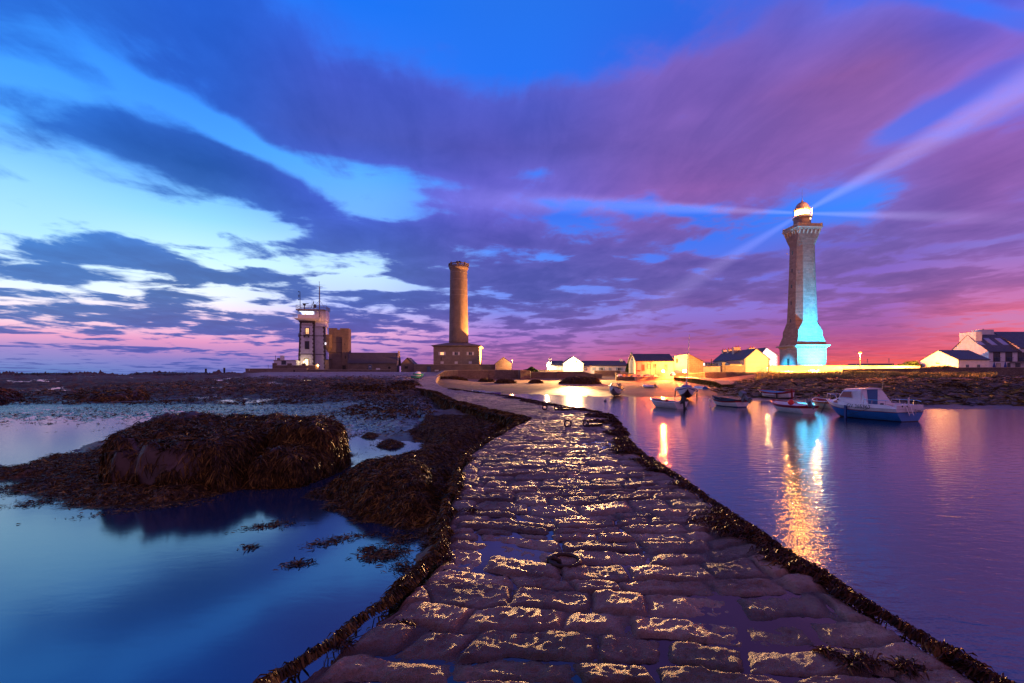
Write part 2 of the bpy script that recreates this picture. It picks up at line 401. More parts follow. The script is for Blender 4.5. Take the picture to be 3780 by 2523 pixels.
# ================================================================== GROUND (one sheet: sea bed, tidal flats, beach, land)
def px2w(pts, z=0.0):
    out = []
    for (px, py) in pts:
        d = (EYE - z) * F / (py - HY); out.append(((px - CX) * d / F, d))
    return out
STRIP = px2w([(1180,1830),(1290,1895),(1420,1940),(1540,1955),(1600,2010),(1560,2100),(1480,2200),(1480,2300),(1700,2200),(1700,1700),(1800,1640),(2010,1570),(1990,1530),(1700,1526),(1500,1540),(1530,1600),(1580,1650),(1560,1690),(1440,1735),(1290,1775)])
APRON = px2w([(-300,1760),(-60,1700),(60,1735),(150,1700),(280,1690),(330,1640),(1000,1640),(1180,1650),(1270,1685),(1240,1710),(1150,1735),(1060,1750),(900,1800),(700,1845),(520,1858),(330,1866),(240,1840),(130,1812),(60,1792),(150,1772),(40,1764),(-100,1776)])
KN = [  # azimuth px : [(distance, height) ...]
 (-900, [(1,-.4),(20,-.35),(22,-.05),(30,.0),(40,.03),(50,.3),(65,.6),(90,1.2),(115,2.0),(140,2.65),(160,1.4),(175,-1.2),(600,-4)]),
 (600,  [(1,-.4),(20,-.35),(22,-.05),(30,.0),(40,.03),(50,.35),(65,.7),(90,1.3),(115,2.1),(140,2.72),(160,1.6),(175,-1.0),(600,-4)]),
 (860,  [(1,-.4),(20,-.35),(22,-.04),(30,.0),(40,.06),(50,.4),(65,.75),(90,1.4),(115,2.2),(140,2.85),(165,2.9),(200,2.6),(230,-1),(600,-4)]),
 (1000, [(1,-.4),(20,-.35),(22,-.03),(30,.0),(40,.1),(50,.45),(65,.8),(90,1.5),(115,2.2),(135,2.9),(150,3.5),(260,3.7),(300,-1),(600,-4)]),
 (1300, [(1,-.4),(15,-.35),(18,-.05),(24,.02),(34,.15),(45,.45),(65,.85),(90,1.6),(115,2.3),(135,3.0),(150,3.6),(260,3.8),(300,-1),(600,-4)]),
 (1530, [(1,-.4),(16,-.3),(20,.1),(26,.28),(40,.35),(60,.5),(75,1.0),(95,1.8),(112,2.35),(130,2.9),(150,3.5),(260,3.8),(300,-1),(600,-4)]),
 (1640, [(1,-.4),(24,-.2),(30,-.2),(50,-.15),(66,.05),(80,.25),(95,.8),(108,1.5),(116,2.0),(130,2.8),(150,3.5),(260,3.8),(300,-1),(600,-4)]),
 (1800, [(1,-.7),(50,-.6),(64,-.02),(80,.18),(100,.42),(113,.95),(120,1.6),(132,2.8),(150,3.4),(260,3.6),(400,2)]),
 (2230, [(1,-.8),(46,-.7),(58,.0),(80,.15),(100,.38),(112,.85),(120,1.5),(132,2.8),(150,3.2),(260,3.4),(400,2)]),
 (2600, [(1,-.8),(40,-.7),(52,-.02),(70,.08),(88,.4),(104,1.1),(114,1.8),(125,2.6),(140,3.4),(260,3.6),(400,2)]),
 (2850, [(1,-.8),(38,-.7),(47,-.02),(60,.35),(76,1.0),(90,1.65),(98,2.1),(108,2.95),(122,3.1),(140,3.7),(260,4.0),(400,2)]),
 (3100, [(1,-.8),(34,-.7),(43,-.02),(56,.5),(72,1.1),(88,1.7),(95,2.05),(104,2.85),(112,3.05),(120,3.2),(140,3.9),(260,4.0),(400,2)]),
 (3400, [(1,-.8),(29,-.7),(37,-.02),(50,.5),(66,1.1),(82,1.65),(92,1.95),(98,2.35),(103,2.6),(108,2.9),(130,3.4),(260,3.6),(400,2)]),
 (4400, [(1,-.8),(22,-.7),(30,-.02),(46,.5),(62,1.1),(80,1.8),(92,2.15),(100,2.4),(108,2.9),(130,3.4),(260,3.6),(400,2)]),
]
def ground_z(x, y):
    """height of the land before small bumps, from the surveyed profiles"""
    az = CX + F * x / np.maximum(y, .5); d = np.maximum(y, 1.0)
    prof = [np.interp(d, [k[0] for k in kn], [k[1] for k in kn]) for _, kn in KN]
    z = prof[0].copy()
    for i in range(1, len(KN)):
        a0, a1 = KN[i-1][0], KN[i][0]
        w = np.clip((az - a0) / (a1 - a0), 0, 1); w = w*w*(3-2*w)
        z = np.where(az > a0, prof[i-1]*(1-w) + prof[i]*w, z)
    return z
def gz1(x, y): return float(ground_z(np.array([x]), np.array([y]))[0])
def ground_full(X_, Y_):
    az = CX + F * X_ / np.maximum(Y_, .5); d = Y_
    z = ground_z(X_, Y_)
    left = 1 - sstep(1560, 1640, az)
    right = sstep(2550, 2750, az) * (1 - sstep(96, 104, d))
    # seaweed-clad rock bumps
    b1 = fbm(X_*.30, Y_*.22, 3, 4, .55); b2 = fbm(X_*1.1, Y_*.9, 11, 3, .5); b3 = fbm(X_*4, Y_*3.2, 5, 3, .5)
    wl = left * sstep(34, 60, d) * (1 - sstep(135, 150, d)*sstep(850, 950, az))
    z = z + wl * (b1*.60 + b2*.30)
    z = z + left * (1 - sstep(150, 175, d)) * sstep(120, 138, d) * (1 - sstep(850, 930, az)) * (np.maximum(0, b2*.9 + b1*.8) - .25)
    gl = left * sstep(19, 23, d) * (1 - sstep(38, 52, d))
    z = z + gl * (b3*.075 + b2*.03 - .018 + .015*sstep(25, 30, d))
    z = z + right * sstep(0, .5, z) * (b1*.42 + b2*.10)
    beach = sstep(1600, 1700, az) * (1 - sstep(2650, 2800, az))
    z = z + beach * (1 - sstep(112, 120, d)) * (b2*.035 + b3*.012 + b1*.05) * sstep(50, 62, d)
    # land tongues in the near pools
    sp = sdf_poly(X_, Y_, STRIP); sa = sdf_poly(X_, Y_, APRON)
    wob = .25*b2 + .10*b3
    tongue = np.clip((sp + wob*.8)*.55, -.5, .42) + (b3*.06 + b2*.10)*(sp > -.3)
    apron = np.clip((sa + wob*.9)*.30, -.5, .16) + (b3*.05 + b2*.05)*(sa > -.3)
    near = d < 34
    z = np.where(near & (X_ < 2.0), np.maximum(z, tongue), z)
    z = np.where(near & (X_ < 0), np.maximum(z, apron), z)
    return z, dict(left=left, right=right, beach=beach, b1=b1, b2=b2, b3=b3, gl=gl, sp=sp, sa=sa, az=az)
def build_ground():
    # fan-shaped sheet: fine near the shore in front, coarse far away
    d = 1.0 * np.exp(np.linspace(0, math.log(420), 820))
    az = np.linspace(-700, 4500, 900)
    D, A = np.meshgrid(d, az, indexing='ij'); XX = (A - CX) / F * D; YY = D
    ZZ, q = ground_full(XX, YY)
    # albedo by what covers the ground
    weed = np.array([.060, .030, .010]); weed2 = np.array([.17, .085, .024]); rock = np.array([.15, .085, .065])
    sand = np.array([.27, .185, .13]); wet = np.array([.14, .095, .068]); green = np.array([.055, .070, .022]); pale = np.array([.34, .30, .29])
    def mixn(a, b, w): return a*(1-w[..., None]) + b*w[..., None]
    n = .5 + .5*q['b2']; n1 = .5 + .5*q['b1']
    c = mixn(np.broadcast_to(weed, XX.shape + (3,)), weed2, sstep(.5, .85, n))
    c = mixn(c, rock, sstep(80, 120, YY) * .7 * q['left'])
    # pale concrete and sand near the walls on the left
    w = q['left'] * sstep(96, 116, YY + q['b1']*14) * sstep(880, 960, q['az']); c = mixn(c, pale, w)
    w = q['left'] * sstep(1380, 1480, q['az']) * sstep(84, 92, YY + q['b1']*10) * (1 - sstep(108, 116, YY)); c = mixn(c, pale, w * .7)
    # beach
    be = np.maximum(q['beach'], 0)
    c = mixn(c, wet, be * sstep(.02, .08, ZZ)); 
    gz = be * sstep(56, 62, YY) * (1 - sstep(90, 104, YY)) * sstep(.40, .62, n1 + .25*q['b2'] + .1*(q['b3']))
    c = mixn(c, green, gz * .85)
    c = mixn(c, sand, be * sstep(92, 108, YY + q['b1']*8))
    line = be * np.exp(-((YY - 107 - q['b1']*2)/1.0)**2); c = mixn(c, green*.6, line * .7)
    sp_ = be * sstep(60, 70, YY) * (1 - sstep(106, 114, YY)) * sstep(.15, .5, q['b3'] + q['b2']*.6); c = mixn(c, weed*1.3, sp_ * .7)
    # right-hand shore: pale strip under the wall
    w = q['right'] * sstep(3350, 3550, q['az']) * sstep(88, 92, YY + q['b2']*3) ; c = mixn(c, pale*.8, w * .8)
    w = sstep(2700, 2800, q['az']) * sstep(104, 108, YY); c = mixn(c, sand * .8, w)
    w = sstep(2600, 2750, q['az']) * (1 - sstep(56, 62, YY)) * (1 - sstep(.10, .35, ZZ)) * (ZZ > 0) * (1 - sstep(2950, 3100, q['az'])); c = mixn(c, wet, w)
    wetv = np.clip(1 - (ZZ - .0) / .9, 0, 1) * np.where(q['beach'] > .3, (1 - sstep(96, 110, YY))*.45, 1.0)
    wetv = wetv + q['gl']*.7
    m, nt, b = new_mat('shore')
    at = nt.nodes.new('ShaderNodeAttribute'); at.attribute_name = 'cover'
    aw = nt.nodes.new('ShaderNodeAttribute'); aw.attribute_name = 'wet'
    v = objvec(nt); fine = noise(nt, v, 7.0, 5, .65); mid = noise(nt, v, 1.3, 4, .6)
    k = (fine * 1.2 + mid * .8)
    col = mixc(nt, 1.0, at.outputs['Color'], ramp(nt, k * .5, [(.3, (.35,.35,.35)), (.5, (.95,.95,.95)), (.72, (1.9,1.8,1.7))]), 'MULTIPLY')
    nt.links.new(col, b.inputs['Base Color'])
    wv = X(nt, aw.outputs['Fac'])
    nt.links.new((wv * -.36 + .84 + (mid - .5) * .3).clamp().s, b.inputs['Roughness'])
    bump(nt, b, fine + mid * .8, .6, .08)
    o = mesh_np('ground', np.stack([XX, YY, ZZ], -1).reshape(-1, 3), grid_quads(*XX.shape), m,
                attrs=dict(cover=c.reshape(-1, 3), wet=wetv.reshape(-1)))
    tag(o, kind='structure')
build_ground()

def pool_z(x, y): return ground_z(x, y) - .07
def build_tide_pools():
    m, nt, b = new_mat('tide_pool_water'); b.inputs['Base Color'].default_value = (.004, .012, .035, 1); setv(b, rough=.08, ior=1.9)
    bump(nt, b, noise(nt, objvec(nt), 1.5, 3, .5), .12, .05)
    d = np.linspace(34, 128, 90); az = np.linspace(-700, 1500, 120); D, A = np.meshgrid(d, az, indexing='ij'); XX = (A-CX)/F*D
    tag(mesh_np('tide_pool_water', np.stack([XX, D, pool_z(XX, D)], -1).reshape(-1, 3), grid_quads(*XX.shape), m), kind='structure')
build_tide_pools()

# ================================================================== STONE JETTY
PATH = [ # left (x, y), right (x, y), height
 (-1.45,.9, 2.62,.9, .9), (-1.24,2.67, 2.60,2.67, .9), (-.76,3.94, 2.54,3.94, .9), (-.69,5.25, 2.56,5.25, .9), (-.82,6.76, 2.64,6.76, .9),
 (-.92,8.22, 2.72,8.22, .9), (-.92,10.25, 2.74,10.25, .9), (-.43,13.5, 3.05,13.5, .9), (.1,16.2, 3.55,16.6, .9), (.62,18.6, 3.98,19.9, .9),
 (-.6,22.2, 3.75,22.3, .9), (-3.0,29.5, 1.9,29.2, .9), (-5.2,38, -.2,38.4, .9), (-7.7,49, -4.2,49.6, .9), (-13,64.6, -9.3,65.4, .95),
 (-15.5,78, -12.2,78.5, 1.35), (-20.3,113, -16.6,113, 2.5), (-22.5,126, -16.5,126, 2.95)]
def path_at(s_all):
    K = np.array(PATH); mid = np.stack([(K[:,0]+K[:,2])/2, (K[:,1]+K[:,3])/2], 1)
    arc = np.concatenate([[0], np.cumsum(np.hypot(*np.diff(mid, axis=0).T))])
    def cub(v):   # monotone-ish smooth interpolation
        m_ = np.gradient(v, arc); i = np.clip(np.searchsorted(arc, s_all) - 1, 0, len(arc)-2)
        h = arc[i+1]-arc[i]; t = (s_all-arc[i])/h
        return (2*t**3-3*t**2+1)*v[i] + (t**3-2*t**2+t)*h*m_[i]*.6 + (-2*t**3+3*t**2)*v[i+1] + (t**3-t**2)*h*m_[i+1]*.6
    return arc[-1], [cub(K[:,j]) for j in range(5)]
def cobbles(S, T):
    """height of the worn paving over its mean level; S along the jetty, T across"""
    r = np.random.RandomState(5)
    Sw = S + .34*fbm(T*.5, S*.3, 21, 2) + .08*fbm(T*2.0, S*1.5, 22, 2)
    rows = np.concatenate([[-3], -3 + np.cumsum(r.uniform(.20, .44, 600))])
    ri = np.clip(np.searchsorted(rows, Sw) - 1, 0, len(rows)-2); r0, r1 = rows[ri], rows[ri+1]
    L = .42 + .46*_h(ri, ri*0+3, 1); off = 5*_h(ri, ri*0+7, 2)
    Tw = T + off + .07*fbm(T*1.5+9, S*2.0, 23, 2) + 40 + (Sw-r0)*.5*(_h(ri, ri*0+11, 4)-.5)
    def bd(k): return (k + .55*(_h(k, ri, 5) - .5))*L
    k = np.floor(Tw / L); k = np.where(Tw < bd(k), k-1, k); k = np.where(Tw > bd(k+1), k+1, k)
    dS = np.minimum(Sw-r0, r1-Sw); dT = np.minimum(Tw-bd(k), bd(k+1)-Tw)
    wear = .014 + .030*_h(k, ri, 9)
    e = 1/(1/np.maximum(dS, 1e-4)**2 + 1/np.maximum(dT, 1e-4)**2)**.5
    e = e + .014*fbm(T*9, S*9, 31, 3) + .02*fbm(T*3, S*3, 32, 2)
    prof = sstep(.0, 1, np.clip(e/(wear*2), 0, 1))**.75
    top = .004 + .030*(_h(k, ri, 12)-.42) + ((Sw-r0)/(r1-r0)-.5)*.022*(_h(k, ri, 13)-.5)*2 + (Tw-bd(k+.5))*.04*(_h(k, ri, 14)-.5)
    f1 = fbm(T*3.5, S*3.5, 41, 4, .6); f2 = fbm(T*15, S*15, 42, 3, .6)
    ridge = 1-np.abs(fbm(T*8+2, S*11, 43, 3, .55))*2
    big = fbm(T*.8, S*.45, 44, 2)
    mid = fbm(T*6.5+5, S*9.5, 45, 3, .6); big2 = fbm(T*.9+4, S*.8+2, 46, 3, .5)
    jw = .5 + .5*fbm(T*1.3+2, S*1.3, 47, 2)
    f3 = fbm(T*32, S*32, 48, 2, .6)
    tone = _h(k, ri, 77) * .5 + .5*(.5+.5*fbm(T*2.5, S*2.5, 49, 3)) - .35*(1-prof)
    return tone, -.020 - .012*jw + prof*(.022 + .012*jw + top*.75 + f1*.013 + mid*.010 + (ridge-.5)*.010) + f2*.009 + f3*.004 + big*.016 + big2*.024
def build_jetty():
    d0 = np.exp(np.arange(0, 1080) * .00455) - 1          # fine rows near the viewer
    total, _ = path_at(np.array([0.0]))
    s = d0[d0 < total-.01]
    _, (lx, ly, rx, ry, hz) = path_at(s)
    NU = 420; u = np.linspace(0, 1, NU)
    S, U = np.meshgrid(s, u, indexing='ij')
    wob = .05*fbm(s*1.3, s*0+1, 51, 3) + .03*fbm(s*5, s*0+1, 52, 2); wob2 = .05*fbm(s*1.3, s*0+9, 53, 3) + .03*fbm(s*5, s*0+9, 54, 2)
    XX = lx[:,None]*(1-U) + rx[:,None]*U; YY = ly[:,None]*(1-U) + ry[:,None]*U
    wid = np.hypot(rx-lx, ry-ly)
    XX = XX + wob[:,None]*(1-U)**8 + wob2[:,None]*U**8
    T = (U-.45)*wid[:,None]
    tone, H = cobbles(S, T)
    rough = 1 - sstep(40, 75, S)                          # smooth concrete ramp at the far end
    H = H*(.12 + .88*rough)
    edge = np.minimum(U, 1-U)*wid[:,None]
    ZZ = hz[:,None] + H - .10*np.exp(-(edge/.035)) + .012*np.exp(-((edge-.18)/.12)**2)
    cap = .07*np.exp(-(((S-1.6)/.8)**2)) * 0
    V = np.stack([XX, YY, ZZ+cap], -1)
    root = thing('stone_jetty', 'wet stone-paved jetty winding from the foreground to the far beach', 'jetty', (0, 0, 0))
    m, nt, b = new_mat('wet_paving')
    v = objvec(nt); n = noise(nt, v, 2.0, 6, .65); f = noise(nt, v, 30, 5, .75); g = noise(nt, v, 90, 3, .7); bl = noise(nt, v, .5, 2, .5); ta = nt.nodes.new('ShaderNodeAttribute'); ta.attribute_name = 'tone'; tn = X(nt, ta.outputs['Fac'])
    col = ramp(nt, n, [(.28, (.15,.080,.060)), (.43, (.34,.195,.14)), (.57, (.44,.28,.21)), (.70, (.60,.43,.33))])
    col = mixc(nt, smooth(f, .5, .72) * .5, col, (.10,.055,.040))
    col = mixc(nt, 1.0, col, ramp(nt, tn, [(.1, (.42,.42,.45)), (.45, (.95,.93,.9)), (.8, (1.5,1.4,1.25))]), 'MULTIPLY')
    col = mixc(nt, smooth(bl + (f - .5) * .4, .56, .70) * .45, col, (.10, .115, .035))
    nt.links.new(col, b.inputs['Base Color'])
    nt.links.new((f * .30 + .45 + (n - .5) * .35 + (tn - .5) * -.25).clamp().s, b.inputs['Roughness']); setv(b, ior=1.6)
    bump(nt, b, f * .9 + g * 1.0, 1.0, .055)
    mesh_np('paving', V.reshape(-1, 3), grid_quads(*XX.shape), m, root, attrs=dict(tone=tone.reshape(-1)))
    # side walls
    for side, nm in ((0, 'side_wall'), (-1, 'side_wall')):
        k = np.arange(0, len(s), 2); top = V[k, side]
        dirx = np.where(side == 0, -1, 1)
        tx, ty = np.gradient(top[:,0]), np.gradient(top[:,1]); nn = np.hypot(tx, ty)+1e-9
        nx, ny = (-ty/nn, tx/nn) if side == 0 else (ty/nn, -tx/nn)
        rows = []
        for j, dz in enumerate(np.linspace(0, 1.6, 22)):
            bul = .02*dz*3 + (.05*fbm(s[k]*2.2, s[k]*0+dz*4, 61+side, 3) + .03*fbm(s[k]*9, s[k]*0+dz*11, 63, 2))*min(1, j/2)
            rows.append(np.stack([top[:,0]+nx*bul, top[:,1]+ny*bul, top[:,2]-dz], -1))
        W = np.stack(rows, 0)
        mesh_np(nm, W.reshape(-1, 3), grid_quads(W.shape[0], W.shape[1]), M['rubble'], root)
    # standing water in the hollows
    kk = np.arange(0, len(s), 12); kk = kk[s[kk] < 66]; uu = np.linspace(.035, .965, 30)
    Xp = lx[kk,None]*(1-uu) + rx[kk,None]*uu; Yp = ly[kk,None]*(1-uu) + ry[kk,None]*uu; Zp = hz[kk,None] - .0235 + 0*Xp
    mw, nt, b = new_mat('puddle_water')
    b.inputs['Base Color'].default_value = (.014, .009, .012, 1); b.inputs['Specular Tint'].default_value = (1, .72, .82, 1); setv(b, rough=.06, ior=1.65)
    bump(nt, b, noise(nt, objvec(nt), 6, 2, .5), .12, .01)
    o = mesh_np('puddle_water', np.stack([Xp, Yp, Zp], -1).reshape(-1, 3), grid_quads(*Xp.shape), mw)
    tag(o, kind='structure')
    return s, lx, ly, rx, ry, hz, V
JET = build_jetty()

# ================================================================== SEAWEED
def weed_mat(name, cols, sc=5):
    m, nt, b = new_mat(name); v = objvec(nt)
    n = noise(nt, v, sc, 4, .7)
    at = nt.nodes.new('ShaderNodeAttribute'); at.attribute_name = 'shade'
    k = (n * .7 + X(nt, at.outputs['Fac']) * .3)
    nt.links.new(ramp(nt, k, [(.30, cols[0]), (.48, cols[1]), (.60, cols[2]), (.72, cols[3])]), b.inputs['Base Color'])
    setv(b, rough=.52, ior=1.35, spec=.22); return m
M['weed'] = weed_mat('bladder_wrack', [(.018,.010,.004), (.058,.032,.010), (.15,.082,.020), (.36,.22,.04)])
M['weed_red'] = weed_mat('red_brown_wrack', [(.016,.007,.004), (.042,.016,.006), (.10,.034,.010), (.20,.10,.02)])
M['weed_olive'] = weed_mat('olive_wrack', [(.02,.014,.005), (.055,.036,.010), (.13,.085,.02), (.30,.22,.05)], .35)
def ribbons(name, pts, nrm, L, W, mat, parent=None, down=1.0, up=.03, seed=1, flow=None, fl=1.0):
    r = np.random.RandomState(seed); n = len(pts)
    L = r.uniform(L[0], L[1], n)[:,None]; W = r.uniform(W[0], W[1], n)[:,None]
    a = r.uniform(0, 2*np.pi, n); t = np.stack([np.cos(a), np.sin(a), np.zeros(n)], -1)
    t = t - nrm*np.sum(t*nrm, 1, keepdims=True)
    g = np.array([0, 0, -1.0])[None]; gd = g - nrm*np.sum(g*nrm, 1, keepdims=True)
    if flow is not None: t = t*.6 + flow*fl
    dr = t + gd*down*1.6; dr /= np.linalg.norm(dr, axis=1, keepdims=True)+1e-9
    side = np.cross(dr, nrm + r.normal(0, .6, (n, 3))); side /= np.linalg.norm(side, axis=1, keepdims=True)+1e-9
    bend = r.normal(0, .35, (n, 1))
    P0 = []
    for tt, ww, hh in ((0, .5, .0), (.4, 1, 1.0), (.75, 1.0, .7), (1, .25, .1)):
        c = pts + dr*L*tt + nrm*(up*hh*r.uniform(.3, 1.6, (n, 1))) + side*bend*L*tt*tt*.6 + g*L*tt*tt*.25*down*(1-np.abs(nrm[:, 2:3]))
        P0 += [c - side*W*ww*.5, c + side*W*ww*.5]
    V = np.stack(P0, 1); V[..., 2] = np.maximum(V[..., 2], .004 + .006*r.rand(n, 1))
    base = np.arange(n)[:,None]*8
    Q = np.concatenate([base + np.array([[0,1,3,2]]), base + np.array([[2,3,5,4]]), base + np.array([[4,5,7,6]])], 0)
    sh = np.repeat(r.rand(n), 8)
    return mesh_np(name, V.reshape(-1, 3), Q, mat, parent, smooth=True, attrs=dict(shade=sh))
def on_ground(n, x0, x1, y0, y1, seed, cond):
    r = np.random.RandomState(seed); x = r.uniform(x0, x1, n); y = y0*(y1/y0)**r.rand(n)
    z, q = ground_full(x, y); k = cond(x, y, z, q)
    x, y, z = x[k], y[k], z[k]; e = .05
    zx, _ = ground_full(x+e, y); zy, _ = ground_full(x, y+e)
    N = np.stack([-(zx-z)/e, -(zy-z)/e, np.ones_like(z)], -1); N /= np.linalg.norm(N, axis=1, keepdims=True)
    return np.stack([x, y, z], -1), N
def build_shore_weed():
    p, n = on_ground(150000, -4.5, 1.6, 7.2, 26, 1, lambda x, y, z, q: (q['sp'] > -.25) & (z > -.05))
    tag(ribbons('seaweed_bed', p, n, (.08, .26), (.008, .022), M['weed'], up=.035, seed=2), kind='stuff',
        label='brown bladder wrack heaped between the pool and the jetty')
    p, n = on_ground(70000, -14, -3.5, 8.5, 17, 3, lambda x, y, z, q: (q['sa'] > -.35) & (z > -.06))
    tag(ribbons('seaweed_bed', p, n, (.08, .28), (.010, .024), M['weed'], up=.03, seed=4), kind='stuff',
        label='loose brown seaweed round the foot of the big rock')
    # farther flats: larger tufts
    p, n = on_ground(75000, -60, 3, 24, 110, 5, lambda x, y, z, q: (q['left'] > .5) & (z > .10) & (y > 40 - 14*(x > -12)) & (z > pool_z(x, y)+.03) & (x < -.1*y) & (q['b2'] + q['b3']*.5 > -.15))
    s = (p[:,1]/40)[:,None]
    tag(ribbons('seaweed_bed', p, n, (.25, .7), (.03, .09), M['weed'], up=.10, seed=6), kind='stuff',
        label='seaweed over the tidal flats left of the jetty')
    p, n = on_ground(42000, 16, 105, 36, 98, 7, lambda x, y, z, q: (q['right'] > .4) & (z > .12) & (q['b2'] + q['b3']*.5 > -.1))
    tag(ribbons('seaweed_bed', p, n, (.5, 1.6), (.05, .15), M['weed_olive'], up=.05, seed=8), kind='stuff',
        label='seaweed on the slope behind the moored boats')
    # wet flats with glinting pools: small flat fronds
    p, n = on_ground(12000, -34, 0, 20, 48, 9, lambda x, y, z, q: (q['left'] > .5) & (z > -.03) & (x < -1.2) & (q['b3'] > -.25))
    tag(ribbons('seaweed_bed', p, n, (.10, .32), (.02, .05), M['weed'], up=.03, seed=10), kind='stuff',
        label='flat fronds scattered over the glinting wet flats')
    # floating tufts in the pool
    r = np.random.RandomState(12); c = []
    for (px, py, lx_, ly_, k) in [(1000,1940,110,14,260),(925,2022,30,9,60),(1205,2005,85,12,150),(1420,2050,110,24,620),(1360,2030,40,10,120),(1100,2085,60,14,130),(1290,1985,120,10,120),
                                  (1480,1990,70,25,300),(60,1800,120,24,500),(1420,1640,60,18,300),(1330,1600,60,10,160),(180,1850,160,18,420),(1500,2100,60,30,160),(560,1878,300,10,360),(1240,1690,110,12,240)]:
        ex = px + r.normal(0, .45, k)*lx_; ey = py + r.normal(0, .5, k)*ly_ + (ex-px)*(-.12)
        for a, b_ in zip(ex, ey):
            d = EYE*F/(b_-HY); c.append(((a-CX)*d/F, d, .006))
    p = np.array(c); n = np.tile(np.array([[0, 0, 1.0]]), (len(p), 1))
    tag(ribbons('floating_seaweed', p, n, (.03, .13), (.008, .020), M['weed'], up=.012, seed=13), kind='stuff',
        label='dark seaweed tufts floating in the still pool')
build_shore_weed()
def build_jetty_weed():
    s, lx, ly, rx, ry, hz, V = JET
    r = np.random.RandomState(20)
    def band(n, side, s0, s1, inn, out, zfall, seed, L, W, dens=None, mat=None, label=''):
        q = r.rand(n); ss = (s0+1)*((s1+1)/(s0+1))**q - 1
        i = np.clip(np.searchsorted(s, ss), 1, len(s)-2)
        e = V[i, -1 if side > 0 else 0]; e2 = V[i+1, -1 if side > 0 else 0]
        tx, ty = (e2-e)[:,0], (e2-e)[:,1]; L_ = np.hypot(tx, ty)+1e-9
        nx, ny = (ty/L_, -tx/L_) if side > 0 else (-ty/L_, tx/L_)
        mod = .12 + .88*sstep(-.30, .35, fbm(ss*.9, ss*0+seed, 70, 4, .6))
        if dens is not None: mod = mod*dens(ss)
        w = r.rand(n)
        off = -inn*mod**1.5*(.5-w)*3*(.6+.8*r.rand(n)) * (w < .5) + (w >= .5)*out*(w-.5)*2
        z = np.where(w < .5, hz[i] + .010 + .03*mod, hz[i] + .02 - zfall*np.maximum(0, w-.5)*2)
        p = np.stack([e[:,0]+nx*off, e[:,1]+ny*off, z], -1)
        N = np.where((w < .5)[:,None], np.stack([nx*.25, ny*.25, np.ones(n)], -1), np.stack([nx, ny, np.full(n, .25)], -1)); N /= np.linalg.norm(N, axis=1, keepdims=True)
        keep = (r.rand(n) < mod) & (p[:,2] > .0)
        fl = np.stack([nx, ny, nx*0-.3], -1)
        tag(ribbons('seaweed_fringe', p[keep], N[keep], L, W, mat or M['weed_red'], up=.04, seed=seed, flow=fl[keep], fl=.5), kind='stuff', label=label)
    band(130000, 1, .4, 16, .34, .16, .85, 21, (.05, .15), (.006, .016), label='red-brown seaweed fringe on the harbour edge of the jetty')
    band(22000, 1, 1.5, 14, .45, .10, .5, 27, (.05, .17), (.006, .017), dens=lambda q: sstep(.45, .8, .5+.5*fbm(q*.8, q*0+3, 90, 3))*.9, label='wider patches of red-brown weed spilling over the harbour-side kerb')
    band(40000, 1, 13, 60, .55, .35, .9, 22, (.12, .4), (.015, .05), label='seaweed hanging from the far bend of the jetty')
    band(60000, -1, 1.2, 18, .07, .18, .9, 23, (.05, .16), (.007, .018), dens=lambda q: .55+.45*(q > 1.5), mat=M['weed'], label='dark seaweed on the pool side of the jetty')
    band(40000, -1, 17, 68, .12, .30, .95, 24, (.15, .5), (.02, .06), mat=M['weed'], label='seaweed curtain on the far inner wall of the jetty')
    # stray tufts on the paving
    c = []
    for (px, py, sx, sy, k) in [(1735,1885,30,8,160),(1630,2055,28,16,260),(1545,2100,14,10,50),(1660,1790,20,10,90),(1690,1720,10,6,40),(3170,2440,60,18,220),(3350,2460,50,18,160),(3050,2400,25,10,60),(1250,2378,30,10,110),
                                (1505,2300,30,5,25),(1700,1840,16,8,60),(2380,1705,20,10,80),(1745,1690,30,5,60),(1880,1676,20,4,40),(1640,1960,14,10,70)]:
        ex = px + r.normal(0, .5, k)*sx; ey = py + r.normal(0, .5, k)*sy
        for a, b_ in zip(ex, ey):
            d = 1.68*F/(b_-HY); c.append(((a-CX)*d/F, d, .905))
    p = np.array(c); n = np.tile(np.array([[0, 0, 1.0]]), (len(p), 1))
    tag(ribbons('seaweed_tuft', p, n, (.03, .10), (.005, .012), M['weed_red'], up=.02, seed=25), kind='stuff', label='small red seaweed tufts on the paving')
build_jetty_weed()

